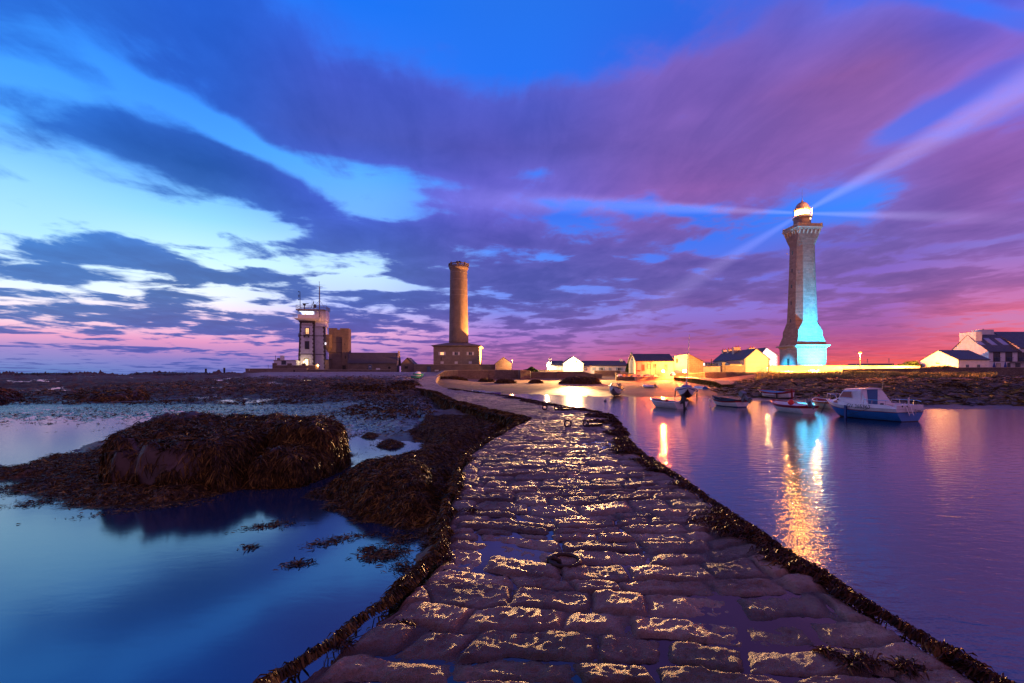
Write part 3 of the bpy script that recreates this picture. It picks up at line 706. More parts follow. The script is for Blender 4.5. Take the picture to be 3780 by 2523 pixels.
# ================================================================== ROCKS
M['rock'] = paint('bare_rock', (.085, .05, .042), .55, .4, 1.2, .6, 5, dirt=(.03, .02, .017))
def rock(label, poly, hfun, res, steep=.22, weed=30000, bare=.35, base=0.0, seed=1, L=(.12, .34), W=(.010, .026), group=None, bump_=.10, wm=None, bareat=None):
    poly = np.array(poly, float); c = poly.mean(0)
    x0, y0 = poly.min(0)-.3; x1, y1 = poly.max(0)+.3
    nx, ny = int((x1-x0)/res)+2, int((y1-y0)/res)+2
    xs, ys = np.linspace(x0, x1, nx), np.linspace(y0, y1, ny); YY, XX = np.meshgrid(ys, xs, indexing='ij')
    wx = XX + bump_*2.2*fbm(XX*.9/max(.3, bump_*8), YY*.9/max(.3, bump_*8), seed, 3); wy = YY + bump_*2.2*fbm(XX+7, YY+3, seed+1, 3)
    sd = sdf_poly(wx, wy, poly)
    H = hfun(XX, YY); k = 1 - np.exp(-np.maximum(sd, 0)/steep)
    k = np.where(sd > 0, k**.8, 0)
    cr = 1-2*np.abs(fbm(XX*.9+5, YY*.9, seed+12, 3)); z = H*k + bump_*(1.3*fbm(XX*1.3, YY*1.3, seed+2, 5, .6) + .8*(cr-.55) + .35*fbm(XX*6, YY*6, seed+3, 3))*np.minimum(1, k*2) - .25*(sd <= 0)
    V = np.stack([XX-c[0], YY-c[1], z], -1)
    root = thing('seaweed_rock', label, 'rock', (c[0], c[1], base), group=group)
    mesh_np('rock_body', V.reshape(-1, 3), grid_quads(ny, nx), M['rock'], root)
    if weed:
        r = np.random.RandomState(seed+5)
        gy, gx = np.gradient(z, ys, xs); area = np.sqrt(1+gx**2+gy**2) * (sd > -.05)
        bn = fbm(XX*.9+3, (YY+z)*1.1, seed+9, 3)
        mask = sstep(bare-.15, bare+.1, bn) * sstep(.8, 2.0, np.hypot(gx, gy)) if bareat is None else bareat(XX, YY, z, np.hypot(gx, gy), bn)
        pr = (area*(1-mask)).ravel(); pr = pr/pr.sum()
        idx = r.choice(pr.size, weed, p=pr)
        N = np.stack([-gx, -gy, np.ones_like(gx)], -1).reshape(-1, 3)[idx]; N /= np.linalg.norm(N, axis=1, keepdims=True)
        p = V.reshape(-1, 3)[idx] + r.normal(0, res*.5, (weed, 3))*np.array([1, 1, .3])
        # world z clamp expects water at 0: shift
        p2 = p.copy(); p2[:,2] += base
        o = ribbons('seaweed', p2, N, L, W, wm or M['weed'], root, up=.04, seed=seed+6)
        if base:
            o.location.z = -base
    return root
def big_h(x, y):
    left = 1.08 + .16*sstep(11, 13.6, y) + .42*np.exp(-(((x+10.0)/1.0)**2 + ((y-14.6)/.9)**2))
    right = 1.30 + .06*np.sin(x*3)
    front = .80 - .25*np.abs(x+5.6)
    w = sstep(-6.6, -6.3, x); w2 = sstep(12.4, 12.75, y)
    h = left*(1-w) + (front*(1-w2) + right*w2)*w
    gap = np.exp(-((x+6.45)/.20)**2) * (y < 13.2)
    h = h - .75*gap - .30*np.exp(-((x+8.6)/.18)**2)*(y < 12.0)
    tailr = sstep(-4.9, -4.3, x)
    return .90*h*(1-.6*tailr)*(.86+.14*sstep(-11, -9.6, x))
rock('large dark rock draped in seaweed standing in the pool', [(-9.7,11.1),(-8.9,10.75),(-8.2,10.75),(-7.2,10.6),(-6.55,10.9),(-6.3,11.5),(-6.0,11.25),(-5.3,11.5),(-4.95,12.2),(-4.85,12.7),(-4.75,13.3),(-5.0,14.9),(-6.5,15.8),(-9,15.9),(-11.2,15.4),(-11.2,14.0),(-10.6,12.6)],
     big_h, .045, .10, 80000, seed=31, base=.02, bump_=.19,
     bareat=lambda x, y, z, g, bn: np.maximum(np.exp(-(((x+8.2)/1.5)**2 + ((z-.7)/.55)**2))*1.3*(g > .5)*(bn > -.3), np.exp(-(((x+10.0)/1.2)**2+((y-14.3)/.8)**2))*1.3).clip(0, .97))
rock('low seaweed mound beside the jetty wall in front of the strip', px2w([(1215,1835),(1330,1895),(1460,1935),(1570,1930),(1620,1880),(1660,1800),(1650,1740),(1560,1730),(1420,1745),(1300,1785)]),
     lambda x, y: .62 + .22*np.exp(-(((x+2.2)/.9)**2 + ((y-10.0)/1.0)**2)), .04, .45, 60000, bare=.9, seed=41, L=(.08, .26), W=(.008, .022))
rock('small seaweed-topped stone in the pool right of the big rock', px2w([(1400,1650),(1440,1658),(1480,1650),(1488,1641),(1450,1634),(1410,1640)]), lambda x, y: .16 + 0*x, .04, .3, 2500, bare=.9, seed=45, L=(.08, .2), bump_=.05)
rock('tiny weedy stone at the tip of the big rock ledge', px2w([(1345,1616),(1370,1621),(1392,1614),(1380,1606),(1352,1607)]), lambda x, y: .14 + 0*x, .05, .3, 1500, bare=.9, seed=46, L=(.08, .2), bump_=.05)
rock('dome-shaped rock pair beyond the glinting flats', px2w([(230,1478),(300,1492),(420,1488),(520,1484),(560,1478),(560,1466),(480,1462),(330,1460),(250,1466)]),
     lambda x, y: .5 + .75*np.exp(-((x+36.5)/1.9)**2) + .3*np.exp(-((x+42)/3)**2), .16, .6, 14000, bare=.9, seed=51, L=(.3, .7), W=(.04, .09), bump_=.2)
rock('brown weed-covered hump at the left edge of the flats', px2w([(-200,1500),(-60,1505),(60,1492),(95,1478),(60,1464),(-80,1456),(-220,1462)]),
     lambda x, y: 1.15 + 0*x, .2, 1.2, 14000, bare=.9, seed=55, L=(.3, .8), W=(.04, .1), bump_=.25, wm=M['weed_red'])
for (lab, pa, pb, pt, d, sd_) in [
    ('long dark rock just right of the jetty ramp', 1612, 1722, 1392, 112, 61), ('low pale rock in the middle of the sand', 1762, 1826, 1395, 113, 62),
    ('flat weedy rock before the curved seawall', 1822, 1906, 1399, 108, 63), ('small pointed rock left of the big beach rock', 1950, 2006, 1397, 109, 64),
    ('largest beach rock below the floodlit gable', 2064, 2222, 1394, 107, 65)]:
    x0, x1 = (pa-CX)*d/F, (pb-CX)*d/F; w = x1-x0; b0 = gz1((x0+x1)/2, d); h = Z(pt, d) - b0
    rock(lab, [(x0, d), (x0+w*.25, d-w*.18), (x0+w*.75, d-w*.16), (x1, d), (x0+w*.8, d+w*.2), (x0+w*.2, d+w*.2)], (lambda hh: (lambda x, y: hh*1.15 + 0*x))(h), w/60, .8, 3000, bare=.9, base=b0, seed=sd_, L=(.3, .8), W=(.05, .12), bump_=.15, group='rocks on the beach')
for (lab, px, y_, d, w, h, sd_) in [
    ('rounded boulder left of the jetty ramp foot', 1500, 1400, 70, 4.5, 1.0, 71), ('weedy boulder halfway along the inner jetty wall', 1480, 1440, 58, 4.0, .9, 72),
    ('broad weedy hump left of the inner jetty wall', 1380, 1440, 54, 5.0, .8, 73), ('dark hump on the flats below the chapel', 1290, 1450, 60, 6.0, .7, 74),
    ('low ledge on the skyline at the far left', 180, 1385, 128, 16, .5, 75), ('rock ledge on the skyline below the stakes', 640, 1385, 132, 22, .55, 76),
    ('grey-brown hump right of the moored cruiser', 3520, 1430, 60, 3.4, .9, 77)]:
    x = (px-CX)*d/F; b0 = gz1(x, d)
    rock(lab, [(x-w/2, d), (x-w*.3, d-w*.3), (x+w*.3, d-w*.28), (x+w/2, d), (x+w*.3, d+w*.3), (x-w*.3, d+w*.3)], (lambda hh: (lambda X_, Y_: hh + 0*X_))(h), w/50, .7, 2500, bare=.9, base=b0, seed=sd_, L=(.3, .8), W=(.05, .12), bump_=.18, group='rocks on the tidal flats')

# ================================================================== GRASS under the floodlit wall
def build_grass():
    m, nt, b = new_mat('dry_grass'); n = noise(nt, objvec(nt), .8, 3, .6)
    nt.links.new(ramp(nt, n, [(.3, (.10,.13,.03)), (.5, (.30,.27,.09)), (.7, (.45,.36,.15))]), b.inputs['Base Color']); setv(b, rough=.7)
    r = np.random.RandomState(3); n_ = 30000
    az = r.uniform(2790, 3680, n_); d = r.uniform(93, 110, n_); d = np.where(az > 3110, np.minimum(d, 101), d)
    x = (az-CX)/F*d; z, q = ground_full(x, d)
    k = fbm(x*.25, d*.3, 8, 3) > (-.35 + .5*sstep(3450, 3680, az) + .4*sstep(2950, 2790, az)); x, d, z = x[k], d[k], z[k]; n_ = len(x)
    h = r.uniform(.15, .75, n_)*(1+.8*np.maximum(0, fbm(x*.3, d*.4, 9, 2))); w = r.uniform(.03, .07, n_)
    a = r.uniform(0, 6.28, n_); cx, cy = np.cos(a), np.sin(a); lx, ly = r.normal(0, .25, n_)*h, r.normal(0, .25, n_)*h
    V = np.stack([np.stack([x-cx*w, d-cy*w, z-.05], -1), np.stack([x+cx*w, d+cy*w, z-.05], -1),
                  np.stack([x+lx*.5+cx*w*.6, d+ly*.5+cy*w*.6, z+h*.6], -1), np.stack([x+lx, d+ly, z+h], -1)], 1)
    Q = np.arange(n_)[:,None]*4 + np.array([[0, 1, 2, 3]])
    tag(mesh_np('grass', V.reshape(-1, 3), Q, m), kind='stuff', label='lamp-lit grass strip below the long wall')
build_grass()
# ================================================================== BUILDINGS
def gable_roof_x(w, dp, h, hr, oh=.35, th=.16):
    """ridge along x; returns mesh builder"""
    m = MB(); t = th
    for s in (0, 1):
        y0, y1 = (-oh, dp/2) if s == 0 else (dp+oh, dp/2)
        k = (hr-h)/(dp/2); z0 = h - k*oh
        p = [(y0, z0), (y1, hr), (y1, hr+t), (y0, z0+t)]
        m.prism(p, -oh*.5, w+oh*.5, 'x')
    return m
def gable_roof_y(w, dp, h, hr, oh=.3, th=.16, apex=.5, hR=None):
    m = MB(); ax = w*apex; hR = h if hR is None else hR
    for s in (0, 1):
        x0, z0 = (0, h) if s == 0 else (w, hR)
        k = (hr-z0)/(abs(ax-x0)); xe = x0 + (-oh if s == 0 else oh); ze = z0 - k*oh
        m.prism([(xe, ze), (ax, hr), (ax, hr+th), (xe, ze+th)], -oh*.5, dp+oh*.5, 'y')
    return m
def house(name, label, px0, px1, d, yb, ye, yr, dp, ridge, wall, roof, rz=0.0, apex=.5, group=None, cat='house', yeR=None, oh=.3, roofs=True):
    s = d/F; w = (px1-px0)*s; o = P(px0, yb, d); root = thing(name, label, cat, o, rz, group)
    zb = o.z; h = Z(ye, d)-zb; hr = Z(yr, d)-zb; hR = h if yeR is None else Z(yeR, d)-zb
    m = MB()
    if ridge == 'x': m.prism([(0, -1.5), (dp, -1.5), (dp, h), (dp/2, hr-.02), (0, h)], 0, w, 'x')
    else: m.prism([(0, -1.5), (w, -1.5), (w, hR), (w*apex, hr-.02), (0, h)], 0, dp, 'y')
    m.build('wall', wall, root)
    if roofs:
        r = gable_roof_x(w, dp, h, hr, oh) if ridge == 'x' else gable_roof_y(w, dp, h, hr, oh, apex=apex, hR=hR)
        rf = r.build('roof', roof, root)
    else: rf = None
    return root, rf, s, o, w, h, hr
def lx(px, root_px, s): return (px-root_px)*s

def semaphore():
    d = 165; s = d/F; x0 = 1100; zb = Z(1366, d); W = lambda px: (px-x0)*s; Zr = lambda y: Z(y, d)-zb
    root = thing('signal_station', 'white semaphore tower with dark corner stones, glazed watch room and roof masts', 'tower', P(x0, 1366, d), math.radians(9))
    def tap(xa0, xb0, xa1, xb1, y0, y1, yy0, yy1, t0=0.0, t1=0.0):
        za, zb_ = Zr(yy0), Zr(yy1)
        return [[(xa0, y0, za), (xb0, y0, za), (xb0, y1, za), (xa0, y1, za)], [(xa1, y0+t0, zb_), (xb1, y0+t0, zb_), (xb1, y1-t0, zb_), (xa1, y1-t0, zb_)]]
    a = MB(); a.rings(tap(W(1100), W(1158), W(1106), W(1157), 0, 5.5, 1368, 1190, .15)); a.build('main_wall', M['white'], root)
    a = MB(); a.rings(tap(W(1156), W(1196), W(1157), W(1191), 1.0, 5.2, 1368, 1190, .12)); a.build('stair_wall', M['white'], root)
    # quoins: blocks stepping along each corner
    n = 24
    for (pa, pb, yf, dirn) in ((1100, 1106, 0, 1), (1158, 1157, 0, -1), (1196, 1191, 1.0, -1)):
        q = MB()
        for k in range(n):
            t0, t1 = k/n, (k+1)/n; px = pa+(pb-pa)*(t0+t1)/2; z0, z1 = Zr(1368)+(Zr(1190)-Zr(1368))*t0, Zr(1368)+(Zr(1190)-Zr(1368))*t1
            L = .62 if k % 2 else .42; xx = W(px); y_ = yf+.15*(t0+t1)/2
            q.box(min(xx-.04*dirn, xx+L*dirn), max(xx-.04*dirn, xx+L*dirn), y_-.05, y_+.5, z0+.01, z1-.01)
        q.build('quoins', M['quoin'], root)
    for yy in (1309, 1240, 1201):
        b = MB()
        t = (1368-yy)/178; b.box(W(1099+6*t)-.12, W(1158)+.10, -.10+.15*t, .3, Zr(yy), Zr(yy-2.2))
        b.box(W(1158), W(1196-5*t)+.12, .88+.12*t, 1.3, Zr(yy), Zr(yy-2.2))
        b.build('string_course', M['quoin'], root)
    hole_frame(root, W(1127), W(1138), Zr(1233), Zr(1212), .10, M['warm'], M['quoin'], .22, .10, bars=1)
    hole_frame(root, W(1126), W(1137), Zr(1287), Zr(1262), .06, M['glass'], M['quoin'], .22, .10, bars=1)
    hole_frame(root, W(1124), W(1136), Zr(1352), Zr(1326), .02, M['bright'], M['quoin'], .2, .10, name='door')
    bl = MB().box(W(1120), W(1141), -.9, .1, Zr(1240), Zr(1238)).box(W(1122), W(1124), -.7, .1, Zr(1246), Zr(1240)).box(W(1137), W(1139), -.7, .1, Zr(1246), Zr(1240))
    for k in range(9): bl.box(W(1120)+.22*k, W(1120)+.22*k+.04, -.9, -.86, Zr(1238), Zr(1228))
    bl.box(W(1120), W(1141), -.92, -.86, Zr(1228.5), Zr(1228)); bl.build('balcony', M['quoin'], root)
    side = MB().box(W(1096), W(1103), 1.5, 3.0, Zr(1243), Zr(1241))
    for k in range(5): side.box(W(1096), W(1096)+.05, 1.5+.36*k, 1.54+.36*k, Zr(1241), Zr(1229))
    side.build('balcony', M['quoin'], root)
    cb = MB()
    for k in range(9): cb.box(W(1107)+.55*k, W(1107)+.55*k+.3, -.5, .2, Zr(1192), Zr(1188))
    cb.box(W(1104), W(1158)+.2, -.35, 5.7, Zr(1190), Zr(1184)); cb.build('cornice', M['quoin'], root)
    # gallery and watch room
    g = MB(); g.rings([[(W(1100), -.6, Zr(1184)), (W(1175), -.6, Zr(1184)), (W(1175), 5.8, Zr(1184)), (W(1100), 5.8, Zr(1184))], [(W(1089), -1.5, Zr(1177)), (W(1180), -1.2, Zr(1177)), (W(1180), 6, Zr(1177)), (W(1089), 6, Zr(1177))]])
    g.build('gallery_floor', M['white'], root)
    g = MB().box(W(1103), W(1176), -1.46, -1.34, Zr(1177), Zr(1163))
    g.build('gallery_parapet', M['white'], root)
    g = MB()
    for k in range(9): g.box(W(1086)+.15*k, W(1086)+.15*k+.04, -1.5+.02, -1.46, Zr(1178), Zr(1163))
    g.box(W(1077), W(1103), -1.5, -1.44, Zr(1163), Zr(1161.5)); g.build('gallery_railing', M['metal'], root)
    w = MB().box(W(1157), W(1187), -.2, 5.6, Zr(1184), Zr(1146)); w.rings(tap(W(1187), W(1199), W(1187), W(1199), .0, 5.2, 1184, 1146)); w.box(W(1160), W(1196), .3, 5.2, Zr(1204), Zr(1184))
    w.build('upper_wall', M['white'], root)
    w = MB().box(W(1102), W(1157), -.25, 5.4, Zr(1177), Zr(1163)); w.build('sill_wall', M['white'], root)
    # glazed room: lit back wall behind glass bars
    MB().box(W(1106), W(1155), 2.6, 2.8, Zr(1163), Zr(1150)).box(W(1104), W(1157), -.2, 2.8, Zr(1150), Zr(1149)).build('lit_interior', M['cool'], root)
    MB().ball((W(1122), 1.2, Zr(1158)), .34).build('globe_lamp', M['bright'], root, smooth=True)
    fr = MB()
    for px in (1101, 1106, 1128, 1139, 1146, 1155): fr.box(W(px)-.07, W(px)+.07, -.2, -.08, Zr(1163), Zr(1149))
    fr.box(W(1100), W(1157), -.3, 5.5, Zr(1149), Zr(1145)); fr.box(W(1146), W(1155), -.18, -.1, Zr(1177), Zr(1163)); fr.build('window_frame', M['metal'], root)
    rf = MB().box(W(1095), W(1196), -.9, 6.1, Zr(1146), Zr(1142)); rf.build('roof', M['trim'], root)
    rl = MB(); n = 26
    for k in range(n+1):
        x = W(1095)+(W(1200)-W(1095))*k/n
        rl.box(x-.03, x+.03, -.9, -.84, Zr(1142), Zr(1128)); 
        if k % 2 == 0: rl.box(W(1200)-.03, W(1200)+.03, -.9+6.9*k/n, -.84+6.9*k/n, Zr(1144), Zr(1130)); rl.box(x-.03, x+.03, 6.0, 6.06, Zr(1142), Zr(1128))
    for zz in (1128, 1135): rl.box(W(1095), W(1200), -.92, -.84, Zr(zz)-.04, Zr(zz)+.04); rl.box(W(1200)-.04, W(1200)+.04, -.9, 6.05, Zr(zz+2)-.04, Zr(zz+2)+.04)
    for zz in (1128, 1135): rl.box(W(1095), W(1200), 5.98, 6.06, Zr(zz)-.04, Zr(zz)+.04); rl.box(W(1095)-.04, W(1095)+.04, -.9, 6.05, Zr(zz)-.04, Zr(zz)+.04)
    rl.build('roof_railing', M['metal'], root)
    ms = MB().tube([(W(1178), -.95, Zr(1170)), (W(1178), -.95, Zr(1060))], .17, 8).tube([(W(1178), -.95, Zr(1060)), (W(1177), -.95, Zr(1041))], .07)
    ms.box(W(1170), W(1189), -1.0, -.9, Zr(1059), Zr(1058)).tube([(W(1178), -.95, Zr(1108)), (W(1158), 0, Zr(1132))], .05).tube([(W(1178), -.95, Zr(1108)), (W(1190), 2, Zr(1134))], .05).box(W(1172), W(1178), -1.3, -.8, Zr(1171), Zr(1169))
    ms.ball((W(1177), -.95, Zr(1041)), .14, 8, 5); ms.build('signal_mast', M['metal'], root)
    m2 = MB().tube([(W(1105), 1, Zr(1142)), (W(1104), 1, Zr(1075))], .10)
    for yy in (1076, 1089, 1095, 1106): m2.tube([(W(1104), 1, Zr(yy)), (W(1099), 1, Zr(yy))], .05).ball((W(1099.5), 1, Zr(yy)), .2, 8, 5)
    m2.build('sensor_mast', M['rust'], root)
    r3 = MB().tube([(W(1117), 2, Zr(1142)), (W(1117), 2, Zr(1119))], .14).box(W(1110), W(1132), 1.9, 2.1, Zr(1119), Zr(1117)).box(W(1113), W(1121), 1.6, 2.4, Zr(1125), Zr(1119)); r3.build('radar', M['rust'], root)
    an = MB().tube([(W(1138), 2, Zr(1142)), (W(1150), 2, Zr(1110))], .08).tube([(W(1150), 2, Zr(1142)), (W(1150), 2, Zr(1107))], .08).tube([(W(1145), 2, Zr(1124)), (W(1140), 2, Zr(1119))], .05)
    an.rings([[(W(1155)+.50*math.cos(t)*sc, 1.8+dy, Zr(1127)+.72*math.sin(t)*sc) for t in [2*math.pi*i/14 for i in range(14)]] for sc, dy in ((1, 0), (.6, .18), (.1, .25))])
    for px, yt in ((1144, 1100), (1197, 1112), (1169, 1072)): an.tube([(W(px), 2, Zr(1142)), (W(px), 2, Zr(yt))], .03, 4)
    an.build('antenna', M['rust'], root)
semaphore()

def terrace_left():
    # stepped walls and low building in front of the semaphore
    d = 158; s = d/F
    def wall(label, px0, px1, yt, yb, d, t, mat, grp=None, extra=None, name='stone_wall'):
        o = P(px0, yb, d); r = thing(name, label, 'wall', o, group=grp); w = (px1-px0)*d/F; h = Z(yt, d)-o.z
        MB().box(0, w, 0, t, -1.2, h-.14).build('wall_body', mat, r); MB().box(-.06, w+.06, -.07, t+.07, h-.14, h).build('coping', M['trim'], r)
        return r, w, h
    r, w, h = wall('long grey sea wall at the left end of the headland', 906, 1132, 1361, 1381, 152, 1.2, M['granite'])
    MB().box((1083-906)*152/F, (1089-906)*152/F, -.03, .2, h-1.1, h-.5).build('drain_opening', M['dark'], r)
    MB().box((919-906)*152/F, (922-906)*152/F, -.05, .1, h-.7, h-.15).build('white_plate', M['shutter'], r)
    wall('rougher low wall under the fortified tower and chapel', 1132.4, 1440, 1365, 1379, 152.5, 1.0, M['rubble'])
    r, w, h = wall('lamp-lit terrace wall with square piers under the white tower', 1018, 1176, 1349, 1364, 156, .6, M['granite_d'])
    pr = MB()
    for a, b_, t in ((1006, 1019, 1341), (1061, 1074, 1342), (1115, 1126, 1343), (1163, 1171, 1346)):
        pr.box((a-1018)*156/F, (b_-1018)*156/F, -.12, .72, -1, Z(t, 156)-r.location.z)
    pr.build('pier', M['granite_d'], r)
    # low white block
    d = 162; s = d/F; o = P(1011, 1356, d); zz = lambda y: Z(y, d)-o.z; W = lambda p: (p-1011)*s
    r = thing('flat_roofed_hut', 'low white flat-roofed hut with a block chimney beside the white tower', 'hut', o)
    MB().box(0, W(1093), 0, 4, -1.5, zz(1332)).build('wall', M['white'], r)
    MB().box(-.2, W(1094), -.25, 4.2, zz(1332), zz(1330)).build('roof', M['trim'], r)
    MB().box(W(1031), W(1042), .5, 1.6, zz(1330), zz(1313)).build('chimney', M['white'], r)
    MB().tube([(W(1015), .4, zz(1330)), (W(1015), .4, zz(1313))], .08).build('pole', M['rust'], r)
    MB().rings([[(W(1025)+.5*math.cos(a), .3+y, zz(1326)+.42*math.sin(a)) for a in [math.pi*2*i/12 for i in range(12)]] for y in (0, 1.2)]).build('horn', M['metal'], r)
    hole_frame(r, W(1039), W(1056), zz(1347), zz(1333), 0, M['glass'], M['shutter_blue'], .06)
    r = thing('lamp_post', 'tiny thin post on the grey sea wall left of the hut', 'post', P(990, 1361, 154)); MB().tube([(0, 0, -.3), (0, 0, .9)], .05).ball((0, 0, .95), .12, 8, 5).build('post', M['metal'], r)
    # little orange-lit shed between the two towers
    house('stone_shed', 'tiny orange-lit shed squeezed between white tower and fortified tower', 1200, 1213, 158, 1366, 1330, 1328, 3, 'x', M['granite'], M['roof'])[0]
terrace_left()

def fort_tower():
    d = 160; s = d/F; o = P(1213, 1372, d); W = lambda p: (p-1213)*s; z = lambda y: Z(y, d)-o.z
    r = thing('fortified_tower', 'brown medieval stone tower with notched battlements and hanging corner turret', 'tower', o, math.radians(10))
    dp = 5.4
    MB().box(0, W(1284), 0, dp, -1.5, z(1220)).build('tower_body', M['granite_d'], r)
    m = MB()
    for a, b_ in ((1213, 1228), (1229.6, 1243), (1253, 1284)): m.box(W(a), W(b_), 0, .5, z(1220), z(1211.5))
    m.box(W(1228), W(1229.6), 0, .5, z(1220), z(1213)); m.box(W(1243), W(1253), 0, .5, z(1220), z(1217))
    for k in range(3): m.box(W(1284)-.5, W(1284), .5+1.7*k, .5+1.7*k+1.2, z(1220), z(1211.5))
    m.box(0, .5, .5, dp, z(1220), z(1212)).box(.5, W(1284)-.5, dp-.5, dp, z(1220), z(1212)); m.build('battlement', M['granite_d'], r)
    MB().box(-.08, W(1284)+.08, -.08, dp+.08, z(1302.5), z(1300.5)).build('string_course', M['quoin'], r); MB().box(-.05, W(1262), -.06, .1, z(1265.5), z(1264)).build('string_course', M['quoin'], r)
    # stair projection with slanting top
    MB().prism([(W(1262), -1.5), (W(1283), -1.5), (W(1283), z(1258)), (W(1262), z(1245))], -.75, 0, 'y').build('stair_projection', M['granite_d'], r)
    # corner turret on corbels
    n = 8; m = MB(); cx, cy = W(1212), .2
    rs = [(0.15, 1302), (.7, 1292), (1.15, 1284), (1.25, 1278), (1.25, 1236)]
    m.rings([[(cx+rr*1.0*math.cos(2*math.pi*(i+.5)/n), cy+rr*math.sin(2*math.pi*(i+.5)/n), z(y)) for i in range(n)] for rr, y in rs]); m.build('turret', M['granite_d'], r)
    MB().box(cx-.9, cx-.45, cy-1.32, cy-1.15, z(1274), z(1266)).build('turret_opening', M['cool'], r)
    MB().box(cx-1.45, cx-1.15, cy-.9, cy-.2, z(1281), z(1277)).build('spout', M['quoin'], r); MB().box(cx-1.1, cx-.3, cy-.6, cy-.1, z(1298), z(1296)).build('spout', M['quoin'], r)
    for a, b_, y0, y1, yf in ((1270, 1272, 1274, 1268, -.75), (1272, 1275, 1325, 1315, -.75)):
        MB().box(W(a), W(b_), yf-.02, yf+.1, z(y0), z(y1)).build('slit_window', M['dark'], r)
    hole_frame(r, W(1264), W(1274), z(1368), z(1350), -.75, M['dark'], M['quoin'], .1, name='door')
fort_tower()

def chapel():
    r, rf, s, o, w, h, hr = house('chapel', 'long low stone chapel with steep dark slate roof beside fortified tower', 1284, 1461, 156, 1372, 1340, 1302, 7.5, 'x', M['granite_d'], M['roof'], cat='chapel', rz=math.radians(6))
    W = lambda p: (p-1284)*s; z = lambda y: Z(y, 156)-o.z
    MB().prism([(-.35, h-.35), (7.5/2, hr+.45), (7.85, h-.35), (7.85, h-.9), (3.75, hr-.3), (-.35, h-.9)], w-.05, w+.5, 'x').box(w-.02, w+.45, 3.5, 4.0, hr+.3, hr+.75).build('gable_coping', M['trim'], r)
    hole_frame(r, W(1358), W(1370), z(1367), z(1347), 0, M['wood_blue'], M['trim'], .1, name='door')
    MB().box(W(1362), W(1366), -.05, .0, z(1357), z(1352)).build('notice', M['shutter'], r)
    hole_frame(r, W(1319), W(1322.5), z(1352), z(1345), 0, M['dark'], M['trim'], .12)
    m = MB(); m.rings([[(W(1434)+.42*math.cos(a), yy, z(1358)+.42*math.sin(a)) for a in [math.pi*2*i/10 for i in range(10)]] for yy in (-.05, .05)]); m.build('round_window', M['dark'], r)
    def sign(label, px0, px1, y0, y1, d):
        t = thing('information_board', label, 'sign', P((px0+px1)/2, y1, d)); wv = (px1-px0)*d/F; hv = (y1-y0)*d/F
        MB().box(-wv/2, wv/2, 0, .06, 0, hv).build('panel', M['shutter'], t); MB().box(-wv*.35, -wv*.35+.06, .01, .07, -.6, 0).build('post', M['metal'], t); MB().box(wv*.35-.06, wv*.35, .01, .07, -.6, 0).build('post', M['metal'], t)
    sign('white panel on legs in front of the chapel', 1388, 1403, 1360, 1366, 151)
    sign('white panel before the blue double door', 1605, 1619, 1366, 1371, 152)
chapel()

